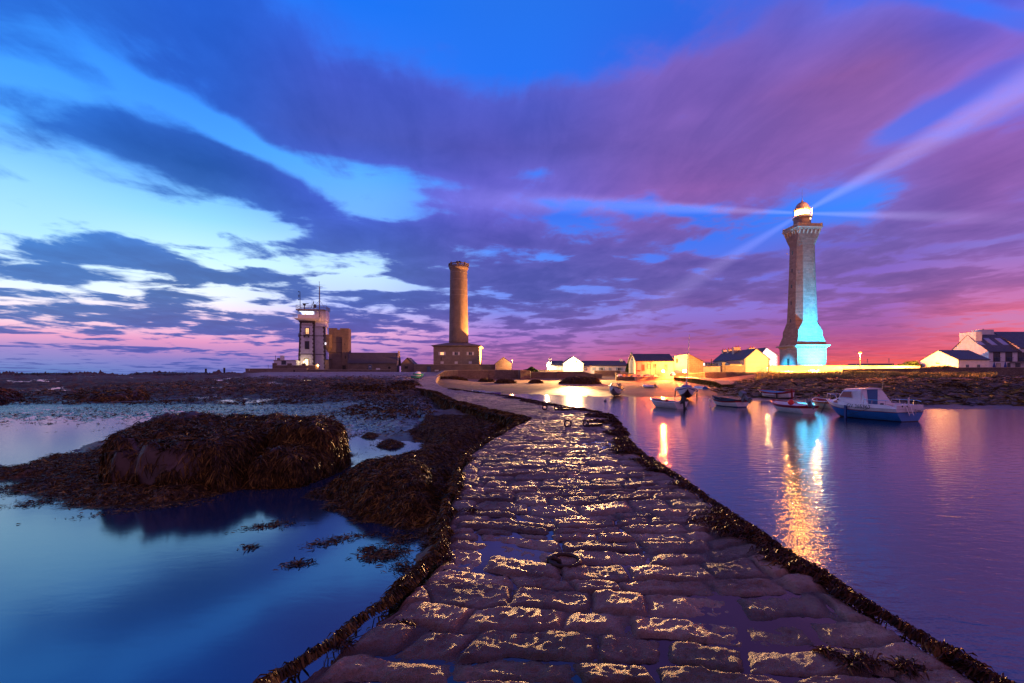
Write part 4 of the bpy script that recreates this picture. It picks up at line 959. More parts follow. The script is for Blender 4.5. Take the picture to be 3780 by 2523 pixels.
def old_lighthouse():
    d = 160; s = d/F; o = P(1684, 1372, d); W = lambda p: (p-1684)*s; z = lambda y: Z(y, d)-o.z
    r = thing('old_lighthouse', 'round unlit granite lighthouse on a square house, lit orange from the right', 'lighthouse', o)
    hw = W(1768); D = hw*2; yc = hw
    MB().box(-hw, hw, 0, D, -1.5, z(1280)).build('house_wall', M['granite'], r)
    cy = yc
    MB().rings([[(-q, cy-q, zz), (q, cy-q, zz), (q, cy+q, zz), (-q, cy+q, zz)] for q, zz in ((hw, z(1282)), (hw+.65, z(1277.5)), (hw+.65, z(1276)), (hw*.88, z(1271.5)), (hw*.86, z(1271)), (hw*.62, z(1267)), (hw*.60, z(1266)), (hw*.45, z(1263)))]).build('house_roof', M['granite_d'], r)
    prof = [(3.38, z(1266))]
    for k in range(1, 18):
        y = 1266-(1266-984)*k/17; rr = 3.38-(3.38-2.93)*(k/17)**.9; prof.append((rr, z(y)))
    prof += [(3.0, z(980)), (3.3, z(975)), (3.36, z(972)), (3.36, z(968))]
    m = MB()
    n = 56; m.rings([[(rr*math.cos(2*math.pi*i/n), cy+rr*math.sin(2*math.pi*i/n), zz) for i in range(n)] for rr, zz in prof]); m.build('shaft', M['tower_old'], r, smooth=True)
    for yy in (993, 1020, 1060, 1080):
        b = MB()
        rr = 3.38-(3.38-2.93)*((1266-yy)/282)**.9+.035
        b.rings([[(rr*math.cos(2*math.pi*i/n), cy+rr*math.sin(2*math.pi*i/n), zz) for i in range(n)] for zz in (z(yy), z(yy)+.14)])
        b.build('iron_band', M['trim'], r)
    p = MB(); p.rings([[(rr*math.cos(2*math.pi*i/n), cy+rr*math.sin(2*math.pi*i/n), zz) for i in range(n)] for rr, zz in ((3.42, z(968)), (3.42, z(965)), (3.1, z(965)))], cap=False)
    for i in range(n):
        if i % 7 == 0:
            a0 = 2*math.pi*i/n; c, sn = math.cos(a0), math.sin(a0)
            p.tube([(3.26*c, cy+3.26*sn, z(966)), (3.26*c, cy+3.26*sn, z(957))], .34, 8).ball((3.26*c, cy+3.26*sn, z(956.5)), .34, 8, 5)
        else:
            a0 = 2*math.pi*i/n; c, sn = math.cos(a0), math.sin(a0); p.tube([(3.26*c, cy+3.26*sn, z(966)), (3.26*c, cy+3.26*sn, z(959))], .09, 5)
    ring = [(2.98, z(959.5)), (3.52, z(959.5)), (3.52, z(957.3)), (2.98, z(957.3))]
    for k in range(4):
        (ra, za), (rb, zb) = ring[k], ring[(k+1) % 4]
        p.rings([[(ra*math.cos(2*math.pi*i/n), cy+ra*math.sin(2*math.pi*i/n), za) for i in range(n)], [(rb*math.cos(2*math.pi*i/n), cy+rb*math.sin(2*math.pi*i/n), zb) for i in range(n)]], cap=False)
    p.build('parapet', M['granite_d'], r)
    h = MB().tube([(.0, cy, z(966)), (.0, cy, z(946))], .14)
    for k, a in enumerate((0, 60, 120, 180, 240, 300)):
        c, sn = math.cos(math.radians(a)), math.sin(math.radians(a)); h.tube([(0, cy, z(951)), (.5*c, cy+.5*sn, z(950)), (.95*c, cy+.95*sn, z(948.5))], [.08, .12, .30], 8)
    h.build('fog_horn', M['rust'], r)
    for k, px in enumerate((1632, 1684, 1736)):
        x = W(px); wd = .55
        wn = 'warm' if k == 0 else 'glass'
        fo = hole_frame(r, x-wd, x+wd, z(1311), z(1301), 0, M[wn] if k == 0 else M['glass'], M['shutter'], .05, bars=1)
        sh = MB().box(x-wd-.62, x-wd-.06, -.09, -.03, z(1312), z(1300)); sh.build('shutter', M['shutter'], fo)
        sh = MB().box(x+wd+.06, x+wd+.62, -.09, -.03, z(1312), z(1300)); sh.build('shutter', M['shutter'], fo)
        MB().box(x-.5, x+.5, -.05, .05, z(1344), z(1335)).build('blind_window', M['shutter'], r)
    MB().box(W(1627), W(1630), -.02, .05, z(1331), z(1319)).build('slit', M['dark'], r)
M['tower_old'] = masonry('old_tower_granite', (.22, .17, .13), (.26, .20, .155), (.18, .14, .11), .9, .42, .012, stain=.6, rel=.25)
old_lighthouse()

def wallrun(label, pts, t, mat, cap=True, name='stone_wall', group=None, cat='wall'):
    """pts: (px, y_top, y_base, distance); a wall following the points, with coping"""
    W = [(P(a, yt, d), P(a, yb, d)) for a, yt, yb, d in pts]
    o = W[0][1]; r = thing(name, label, cat, o, group=group)
    body, cp = MB(), MB(); n = len(W); tops, inn = [], []
    xy = [Vector((w[0].x-o.x, w[0].y-o.y)) for w in W]; nr = []
    for i in range(n):
        a = xy[max(0, i-1)]; b_ = xy[min(n-1, i+1)]; dv = (b_-a).normalized(); nr.append(Vector((-dv.y, dv.x)))
    rs, rc = [], []
    for i in range(n):
        zt, zb = W[i][0].z-o.z, W[i][1].z-o.z-1.0; p = xy[i]; q = p+nr[i]*t; ct = .14 if cap else 0
        rs.append([(p.x, p.y, zb), (p.x, p.y, zt-ct), (q.x, q.y, zt-ct), (q.x, q.y, zb)])
        a, b_ = p-nr[i]*.07, q+nr[i]*.07; rc.append([(a.x, a.y, zt-ct), (a.x, a.y, zt), (b_.x, b_.y, zt), (b_.x, b_.y, zt-ct)])
    body.rings(rs); body.build('wall_body', mat, r)
    if cap: cp.rings(rc); cp.build('coping', M['trim'], r)
    return r, o
def headland_walls():
    d = 157
    r, rf, s, o, w, h, hr = house('stone_outbuilding', 'small gabled stone outbuilding between chapel and old lighthouse', 1480, 1528, 158, 1378, 1345, 1322, 6, 'y', M['granite_d'], M['roof'])
    hole_frame(r, (1494-1480)*s, (1505-1480)*s, Z(1361, 158)-o.z, Z(1353, 158)-o.z, 0, M['dark'], M['quoin'], .08)
    r, o = wallrun('long courtyard wall with blue double door below the old lighthouse', [(1528.5, 1345, 1377, 156.5), (1828, 1346, 1377, 156.5)], .6, M['granite_d'])
    W = lambda p: (p-1528.5)*156.5/F; z = lambda y: Z(y, 156.5)-o.z
    f = hole_frame(r, W(1577), W(1590), z(1375), z(1354), 0, M['wood_blue'], M['quoin'], .1, name='gate', bars=1)
    r, rf, s, o, w, h, hr = house('gabled_shed', 'small shed with brightly lit gable right of the old lighthouse', 1829, 1888, 154, 1371, 1343, 1320, 8, 'y', M['granite'], M['roof'])
    wallrun('curved sea wall rising from the jetty ramp toward the lit shed', [(1609, 1388, 1392, 110), (1640, 1369, 1392, 113), (1690, 1366.5, 1391, 117), (1800, 1366, 1390, 120), (1913, 1366, 1390, 121)], .8, M['rubble'])
    wallrun('lamp-lit bastion corner of the sea wall', [(1913.5, 1366, 1390.5, 120.8), (1921, 1366, 1391, 119), (1957, 1370, 1390, 120.5), (1958, 1370, 1390, 126)], .8, M['rubble'])
    wallrun('low sea wall running right from the bastion under the floodlit houses', [(1959, 1374, 1390, 122), (2055, 1374, 1390, 122), (2056, 1372, 1390, 121.8), (2150, 1372, 1390, 121.8), (2185, 1380, 1391, 121.8), (2222, 1380, 1391, 121.8)], .8, M['rubble'])
    wallrun('pale low wall right behind the low sea wall', [(1900, 1366.5, 1378, 129), (2080, 1366.5, 1378, 129)], .4, M['cream'])
    wallrun('tan garden wall below the long white house', [(2195, 1369, 1384, 127), (2291, 1369, 1384, 127)], .4, M['granite'])
    wallrun('short white garden wall with a round-topped gatepost', [(2291.5, 1372, 1384, 126.5), (2322, 1372, 1384, 126.5)], .4, M['cream'])
    wallrun('low promenade wall with upturned dinghies along its foot', [(2274, 1378.5, 1391, 117), (2420, 1379, 1392, 116), (2582, 1377, 1393, 114), (2584, 1374.5, 1394, 113.5), (2600, 1374.5, 1394, 113)], .5, M['rubble'])
    wallrun('shadowed sea wall right of the stone slip', [(2601, 1375, 1395, 112.5), (2680, 1373, 1396, 112), (2760, 1374, 1394, 112), (2900, 1374.5, 1392, 113)], .8, M['granite_d'])
    wallrun('white plastered yard wall left of the chimney house', [(2556, 1354, 1377, 124), (2664, 1352, 1377, 124)], .4, M['cream'])
    r, o = wallrun('orange stone yard wall beside the gabled yellow house', [(2677, 1350, 1376, 124), (2747, 1350, 1376, 124)], .4, M['granite'])
    r = thing('gate_pier', 'tall square stone pier between white and orange yard walls', 'pillar', P(2664, 1377, 123.7)); MB().box(.05, .75, -.2, .6, -.6, 2.4).build('shaft', M['granite'], r); MB().box(-.05, .85, -.3, .7, 2.4, 2.6).build('cap', M['trim'], r)
    wallrun('long floodlit yellow wall before the tall lighthouse', [(2841, 1350, 1376, 126), (3000, 1350, 1377, 124), (3120, 1350, 1378, 122), (3396, 1351, 1378, 118)], .5, M['cream'])
    wallrun('dark seawall in front of the yellow gabled house', [(3104, 1376, 1380, 106), (3112, 1363, 1381, 106), (3400, 1359, 1382, 104), (3550, 1357, 1386, 103), (3900, 1356, 1392, 101)], .8, M['rubble'])
headland_walls()

def floodlit_houses():
    d = 131; s = d/F
    r, rf, s, o, w, h, hr = house('long_white_house', 'long low white house with blue shutters right of the glaring gable', 2154, 2315, 131, 1374, 1351, 1333, 7, 'x', M['white'], M['roof'])
    W = lambda p: (p-2154)*s; z = lambda y: Z(y, 131)-o.z
    for a, b_, k in ((2155, 2167, 0), (2187, 2198, 0), (2217, 2226, 1), (2247, 2257, 0), (2281, 2291, 1)):
        if k:
            f = hole_frame(r, W(a), W(b_), z(1368), z(1358), 0, M['glass'], M['shutter'], .06, bars=1)
            MB().box(W(a)-.5, W(a)-.07, -.1, -.03, z(1368.5), z(1357.5)).build('shutter', M['shutter_blue'], f); MB().box(W(b_)+.07, W(b_)+.5, -.1, -.03, z(1368.5), z(1357.5)).build('shutter', M['shutter_blue'], f)
        else: hole_frame(r, W(a), W(b_), z(1368), z(1357), 0, M['shutter_blue'], M['cream'], .06)
    MB().box(W(2298), W(2308), 3, 3.9, hr-.4, z(1325)).build('chimney', M['white'], r)
    house('gabled_white_house', 'white house whose gable is blown out by its floodlight', 2081, 2153, 129.5, 1376, 1342, 1318, 9, 'y', M['white'], M['roof'])
    r, rf, s, o, w, h, hr = house('white_cottage', 'small white cottage with end chimney left of the glaring gable', 2035, 2080, 131, 1376, 1350, 1333, 7, 'x', M['white'], M['roof'])
    W = lambda p: (p-2035)*s; z = lambda y: Z(y, 131)-o.z
    MB().box(W(2022), W(2037), 1.0, 6, -1.5, z(1337)).build('end_wall', M['white'], r)
    MB().box(W(2028), W(2038), 2.6, 3.4, z(1338), z(1323)).build('chimney', M['white'], r); MB().tube([(W(2033), 3, z(1323)), (W(2033), 3, z(1319))], .14).build('chimney_pot', M['pot'], r)
    hole_frame(r, W(2062), W(2070), z(1372), z(1357), 0, M['bright'], M['shutter'], .08, name='window', bars=1)
    # arched hall
    d = 115
    r, rf, s, o, w, h, hr = house('lifeboat_hall', 'cream hall with arched gable doorway and dark slate roof by the beach', 2347, 2487, 115, 1382, 1334, 1307, 7.0, 'x', M['cream'], M['roof'], cat='hall', oh=.25)
    W = lambda p: (p-2347)*s; z = lambda y: Z(y, 115)-o.z
    # gable doorway faces left: arch on the x=0 wall
    a = [(3.5-1.35, z(1380)), (3.5+1.35, z(1380)), (3.5+1.35, z(1350))] + [(3.5+1.35*math.cos(t), z(1350)+1.35*math.sin(t)) for t in [math.pi*k/10 for k in range(1, 10)]] + [(3.5-1.35, z(1350))]
    MB().prism(a, -.06, .02, 'x').build('arched_door', M['metal'], r)
    a2 = [(3.5+(p[0]-3.5)*1.22, p[1]+(.3 if p[1] > z(1351) else 0)) for p in a]
    MB().prism(a2, -.03, .02, 'x').build('arch_surround', M['trim'], r)
    MB().prism([(3.5+.4*math.cos(t), z(1324)+.45*math.sin(t)) for t in [2*math.pi*k/10 for k in range(10)]], -.05, .02, 'x').build('gable_window', M['glass'], r)
    MB().prism([(-.45, z(1335)-.3), (3.5, z(1306)+.2), (7.45, z(1335)-.3), (7.45, z(1335)+.05), (3.5, z(1306)+.55), (-.45, z(1335)+.05)], -.28, -.05, 'x').build('bargeboard', M['trim'], r)
    hole_frame(r, W(2371), W(2378), z(1369), z(1348), 0, M['pot'], M['trim'], .14, bars=1, sill=True)
    hole_frame(r, W(2391), W(2401), z(1361), z(1347), 0, M['cream'], M['trim'], .10)
    hole_frame(r, W(2413), W(2420), z(1357), z(1347), 0, M['metal'], M['trim'], .14)
    hole_frame(r, W(2455), W(2462), z(1369), z(1348), 0, M['metal'], M['trim'], .14, sill=True)
    q = MB(); 
    for k in range(12): q.box(-.05, .42 if k % 2 else .26, -.05, .3, z(1382)+k*.27, z(1382)+k*.27+.24)
    q.build('quoins', M['trim'], r)
    t = thing('rescue_sign', 'red boat-shaped emblem board on the cream hall wall', 'sign', P(2358, 1369, 114.9))
    MB().prism([(-.4, .1), (-.25, -.22), (.22, -.22), (.42, .12), (.1, .06), (-.1, .14)], -.06, 0, 'y').build('panel', M['red'], t)
    t = thing('street_pole', 'dark thin pole standing before the cream hall', 'pole', P(2420, 1382, 114)); MB().tube([(0, 0, -1), (0, 0, 2.2)], .05).box(-.16, .16, -.06, .06, 2.0, 2.35).build('pole', M['dark'], t)
    # end block
    d = 116; s = d/F; o = P(2489, 1381, d); W = lambda p: (p-2489)*s; z = lambda y: Z(y, d)-o.z
    r = thing('plastered_block', 'tall plastered block glaring white beside the cream hall, roof falling to the right', 'house', o)
    MB().prism([(0, -1.5), (W(2541), -1.5), (W(2541), z(1307)), (0, z(1315))], 0, 6, 'y').build('front_wall', M['white'], r)
    MB().prism([(W(2541)+.01, -1.5), (W(2597), -1.5), (W(2597), z(1336)), (W(2541)+.01, z(1307))], .15, 6, 'y').build('side_wall', M['granite'], r)
    MB().prism([(W(2541)-.05, z(1307.3)), (W(2541)-.05, z(1306)), (W(2600), z(1334.5)), (W(2600), z(1336.5))], .0, 6.2, 'y').build('roof', M['roof'], r)
    q = MB(); 
    for k in range(16): q.box(W(2541)-(.3 if k % 2 else .15), W(2541)+(.3 if k % 2 else .15), -.06, .14, z(1379)+k*.29, z(1379)+k*.29+.26)
    for px in (2492, 2505, 2514, 2540): q.ball((W(px), .3, z(1314-(px-2489)*.15)), .16, 7, 5)
    q.build('quoins', M['trim'], r)
    hole_frame(r, W(2497), W(2501), z(1339), z(1327), 0, M['dark'], M['trim'], .12)
    MB().box(W(2598), W(2603), .3, .5, z(1350), z(1341)).build('lit_panel', M['cool'], r)
M['red'] = paint('red_paint', (.42, .035, .02), .5, .2)
floodlit_houses()

def chimney_house():
    r, rf, s, o, w, h, hr = house('chimney_house', 'gabled house glowing orange with quoins and many chimney pots behind the sea wall', 2749, 2840, 128, 1376, 1326, 1289, 20, 'y', M['cream'], M['roof'], apex=.48)
    W = lambda p: (p-2749)*s; z = lambda y: Z(y, 128)-o.z
    qa, qb = MB(), MB()
    for k in range(12):
        a = .45 if k % 2 else .28
        qa.box(-.05, a, -.05, .3, z(1374)+k*.29, z(1374)+k*.29+.295); qb.box(W(2840)-a, W(2840)+.05, -.05, .3, z(1374)+k*.29, z(1374)+k*.29+.295)
    qa.build('quoins', M['trim'], r); qb.build('quoins', M['trim'], r)
    MB().box(.4, W(2840)-.5, -.05, .02, z(1337.5), z(1336.8)).build('string_course', M['trim'], r)
    def ch(p0, p1, y0, y1, dy, pots, root, z, W):
        c = MB().box(W(p0), W(p1), dy, dy+.9, z(y0), z(y1)).box(W(p0)-.1, W(p1)+.1, dy-.1, dy+1.0, z(y1), z(y1)+.14).build('chimney', M['cream'], root)
        for p in pots: MB().tube([(W(p), dy+.45, z(y1)+.1), (W(p), dy+.45, z(y1)+.6)], [.17, .12], 8).build('chimney_pot', M['pot'], c)
    ch(2794, 2817, 1305, 1284, 4.2, (2802, 2812), r, z, W)
    xr = w*.48
    for (y, wd, up, pots) in ((10.5, 1.5, .9, 2), (15.2, 1.3, .55, 2), (19.0, 1.2, .5, 2)):
        c = MB().box(xr-wd/2-(.5 if y < 12 else 0), xr+wd/2, y, y+.9, hr-(1.6 if y < 12 else .4), hr+up).box(xr-wd/2-.6 if y < 12 else xr-wd/2-.1, xr+wd/2+.1, y-.1, y+1.0, hr+up, hr+up+.14).build('chimney', M['cream'], r)
        for k in range(pots): MB().tube([(xr-.35+.7*k, y+.45, hr+up+.1), (xr-.35+.7*k, y+.45, hr+up+.65)], [.17, .12], 8).build('chimney_pot', M['pot'], c)
    r3, rf, s, o, w, h, hr = house('lean_to', 'small lean-to with dark pent roof behind the yard walls', 2695, 2738, 126, 1356, 1346, 1335, 5, 'x', M['cream'], M['roof'], cat='shed', oh=.15)
    r3, rf, s, o, w, h, hr = house('lean_to', 'low grey-roofed lean-to at the left end behind the white yard wall', 2607, 2650, 130, 1358, 1345, 1340, 4, 'x', M['cream'], M['roof'], cat='shed', oh=.15)
    t = thing('drain_pipe_post', 'thin dark post left of the chimney house', 'post', P(2626, 1354, 127)); MB().tube([(0, 0, -1), (0, 0, 2.0)], .09).build('post', M['dark'], t)
    r4, rf, s, o, w, h, hr = house('white_gable_house', 'white house gable shining blue-white beside the tall lighthouse', 2806, 2871, 150, 1372, 1313, 1285, 9, 'y', M['white'], M['roof'], apex=.36)
    q = MB(); 
    for k in range(14): a = .5 if k % 2 else .3; q.box(w-a, w+.05, -.05, .3, -1+k*.45, -1+k*.45+.42)
    q.build('quoins', M['trim'], r4)
chimney_house()

def tall_lighthouse():
    d = 180.0; c = P(2961, 1385, d); zb = 3.6; root = thing('tall_lighthouse', 'tall square granite lighthouse glowing cyan at its base with blazing lantern on top', 'lighthouse', (c.x, c.y, zb), math.radians(33.7-30.97))
    root.scale = (.857, .857, 1)
    z = lambda y: Z(y, d)-zb
    def sec(h, ch, y, dx=0):
        ch = max(ch, .02)
        p = [(-h, -h+ch), (-h+ch, -h), (h-ch, -h), (h, -h+ch), (h, h-ch), (h-ch, h), (-h+ch, h), (-h, h-ch)]
        return [(a, b_, z(y)) for a, b_ in p]
    sq = lambda h, y: sec(h, .02, y)
    MB().rings([sq(6.25, 1372), sq(6.25, 1291)]).build('base', M['ashlar'], root)
    m = MB().rings([sq(7.15, 1281.5), sq(7.35, 1280.5), sq(7.35, 1277), sq(6.6, 1276)])
    m.rings([sq(6.33, 1291.5), sq(6.33, 1289)])
    for side in range(4):
        for k in range(11):
            t = -5.9+k*1.18; c_, s_ = [(1, 0), (0, 1), (-1, 0), (0, -1)][side]
            # bracket along side
            bx = []
            for (u, v) in ((t-.26, 6.26), (t+.26, 6.26), (t+.26, 7.1), (t-.26, 7.1)): bx.append((u, -v))
            vs = [(bx[0][0], bx[0][1], z(1288.5)), (bx[1][0], bx[1][1], z(1288.5)), (bx[1][0], bx[1][1]-.15, z(1288.5)), (bx[0][0], bx[0][1]-.15, z(1288.5)),
                  (bx[0][0], bx[0][1], z(1281.5)), (bx[1][0], bx[1][1], z(1281.5)), (bx[2][0], bx[2][1], z(1281.5)), (bx[3][0], bx[3][1], z(1281.5))]
            vs = [(p[0]*c_-p[1]*s_, p[0]*s_+p[1]*c_, p[2]) for p in vs]
            m.add(vs, [(0,1,2,3), (4,5,6,7), (0,1,5,4), (1,2,6,5), (2,3,7,6), (3,0,4,7)])
    m.build('base_cornice', M['trim'], root)
    m = MB()
    steps = [(6.35, 1276, 1268), (6.1, 1268, 1261), (5.9, 1261, 1255), (5.7, 1255, 1249), (5.5, 1249, 1244)]
    for h, a, b_ in steps: m.rings([sq(h, a), sq(h-.05, b_)])
    m.build('stepped_plinth', M['tower'], root)
    m = MB(); ys = [(1244, 5.38, .02), (1226, 5.34, .05), (1190, 4.98, 2.08), (1146, 4.81, 2.03), (1080, 4.56, 1.93), (1000, 4.28, 1.8), (914, 4.05, 1.62), (909, 4.05, 1.6)]
    m.rings([sec(h, ch, y) for y, h, ch in ys]); m.build('shaft', M['tower'], root)
    m = MB()
    for i, (y, h, ch) in enumerate(((909, 4.12, 1.5), (903, 4.22, 1.25), (897, 4.32, 1.0), (891, 4.42, .75), (885, 4.5, .5), (879, 4.56, .2))): m.rings([sec(h, ch, y), sec(h, ch, y-6.2)])
    m.rings([sq(4.6, 873), sq(4.6, 856)]); m.build('neck', M['tower'], root)
    m = MB().rings([sq(5.25, 857), sq(5.25, 853), sq(5.6, 852), sq(5.6, 848.5)])
    for side in range(4):
        c_, s_ = [(1, 0), (0, 1), (-1, 0), (0, -1)][side]
        for k in range(6):
            t = -4.3+k*1.72
            vs = [(t-.28, -4.55, z(873)), (t+.28, -4.55, z(873)), (t+.28, -4.65, z(873)), (t-.28, -4.65, z(873)), (t-.28, -4.55, z(857)), (t+.28, -4.55, z(857)), (t+.28, -5.22, z(857)), (t-.28, -5.22, z(857)), (t+.28, -5.22, z(862)), (t-.28, -5.22, z(862))]
            vs = [(p[0]*c_-p[1]*s_, p[0]*s_+p[1]*c_, p[2]) for p in vs]
            m.add(vs, [(0,1,2,3), (4,5,6,7), (0,1,5,4), (1,2,8,6,5), (2,3,9,8), (3,0,4,7,9), (9,8,6,7)])
    m.build('platform_cornice', M['trim'], root)
    m = MB()
    for side in range(4):
        c_, s_ = [(1, 0), (0, 1), (-1, 0), (0, -1)][side]
        def bb(x0, x1, y0, y1, z0, z1):
            vs = [(a, b_, cc) for cc in (z0, z1) for a, b_ in ((x0, y0), (x1, y0), (x1, y1), (x0, y1))]
            vs = [(p[0]*c_-p[1]*s_, p[0]*s_+p[1]*c_, p[2]) for p in vs]
            m.add(vs, [(3,2,1,0), (4,5,6,7), (0,1,5,4), (1,2,6,5), (2,3,7,6), (3,0,4,7)])
        bb(-5.2, 5.2, -5.3, -5.0, z(848.5), z(846.5)); bb(-4.6, 4.6, -5.3, -5.0, z(840), z(838)); bb(-4.6, 4.6, -5.12, -5.05, z(846.5), z(840))
        bb(-5.4, -4.6, -5.4, -4.9, z(848.5), z(836.5))
        for k in range(5): bb(-3.9+k*1.8, -3.5+k*1.8, -5.28, -5.02, z(846.5), z(840))
    m.build('parapet', M['trim'], root)
    n = 32
    lat = lambda prof: MB().lathe([(r_, z(y)) for r_, y in prof], n)
    lat([(3.3, 852), (3.3, 812), (3.45, 811), (3.45, 808)]).build('lantern_base', M['tower'], root, smooth=False)
    MB().box(1.2-.0, 1.75, -3.4, -3.2, z(819), z(813)).build('lit_window', M['bright'], root)
    g = lat([(3.75, 808), (3.75, 806.5)])
    for i in range(28):
        a = 2*math.pi*i/28; g.tube([(3.68*math.cos(a), 3.68*math.sin(a), z(806.5)), (3.68*math.cos(a), 3.68*math.sin(a), z(799))], .035, 4)
    for y in (799, 802.5): g.tube([(3.68*math.cos(2*math.pi*i/28), 3.68*math.sin(2*math.pi*i/28), z(y)) for i in range(29)], .045, 4)
    g.build('gallery', M['metal'], root)
    lat([(2.85, 806.5), (2.85, 799)]).build('murette', M['trim'], root)
    ln = lat([(2.2, 796), (2.45, 793), (2.5, 788), (2.45, 783), (2.2, 780)]); ln.build('lamp_glow', emit('lantern_light', (1.0, .32, .055), 330.0), root, smooth=True)
    gl_ = emit('lantern_glass_glow', (1.0, .45, .14), 3.2)
    lat([(2.6, 799), (2.6, 795.5)]).build('lower_glazing', gl_, root); lat([(2.6, 780.5), (2.6, 777)]).build('upper_glazing', gl_, root)
    mu = MB()
    for i in range(16):
        a = 2*math.pi*i/16; mu.tube([(2.8*math.cos(a), 2.8*math.sin(a), z(799)), (2.8*math.cos(a), 2.8*math.sin(a), z(777))], .05, 4)
    mu.build('glazing_bars', M['metal'], root)
    lat([(3.1, 777.5), (3.2, 776), (3.2, 772), (2.75, 771), (2.6, 765), (2.15, 757), (1.4, 750.5), (.6, 747.5), (.35, 746), (.42, 743), (.2, 741), (.08, 738), (.05, 727)]).build('dome', M['copper'], root, smooth=True)
    MB().tube([(0, 0, z(728)), (0, 0, z(700))], .05, 5).build('lightning_rod', M['metal'], root)
    MB().tube([(3.6*math.cos(-.62), 3.6*math.sin(-.62), z(806)), (3.6*math.cos(-.62), 3.6*math.sin(-.62), z(776))], .22, 6).build('equipment_cabinet', M['shutter'], root)
    # windows on the left face, door on the left face of the base, small rods
    for y in (934, 1000, 1058, 1120, 1185):
        h = 4.05+(y-914)/276*.9; MB().box(-h-.06, -h+.1, -.0, .55, z(y+7), z(y-6)).build('window', M['glass'], root)
    h0 = 6.25
    MB().box(-h0-.05, -h0+.05, -.9, .5, z(1372), z(1325)).build('door', M['dark'], root)
    m = MB().box(-h0-.14, -h0, -1.2, -.9, z(1372), z(1323)).box(-h0-.14, -h0, .5, .8, z(1372), z(1323)).box(-h0-.14, -h0, -1.2, .8, z(1325), z(1321)); m.build('door_surround', M['trim'], root)
    m = MB()
    for y in (912, 1009, 1060):
        h = 4.05+(y-914)/276*.9; m.tube([(-h+1.0, -h+1.2, z(y)), (-h+.2, -h-.1, z(y))], .10).tube([(-h+.2, -h-.1, z(y)), (-h+.1, -h-.1, z(y)-.8)], .08)
        m.tube([(-h, h-1, z(y+20)), (-h-.8, h-.6, z(y+20))], .06)
    m.build('bracket_lamp', M['steel'], root)
M['ashlar'] = masonry('rusticated_ashlar', (.30, .26, .24), (.40, .36, .33), (.10, .09, .085), 1.15, .52, .07, stain=.25, rel=1.0)
M['copper'] = paint('lantern_dome_metal', (.32, .20, .17), .5, .25)
tall_lighthouse()

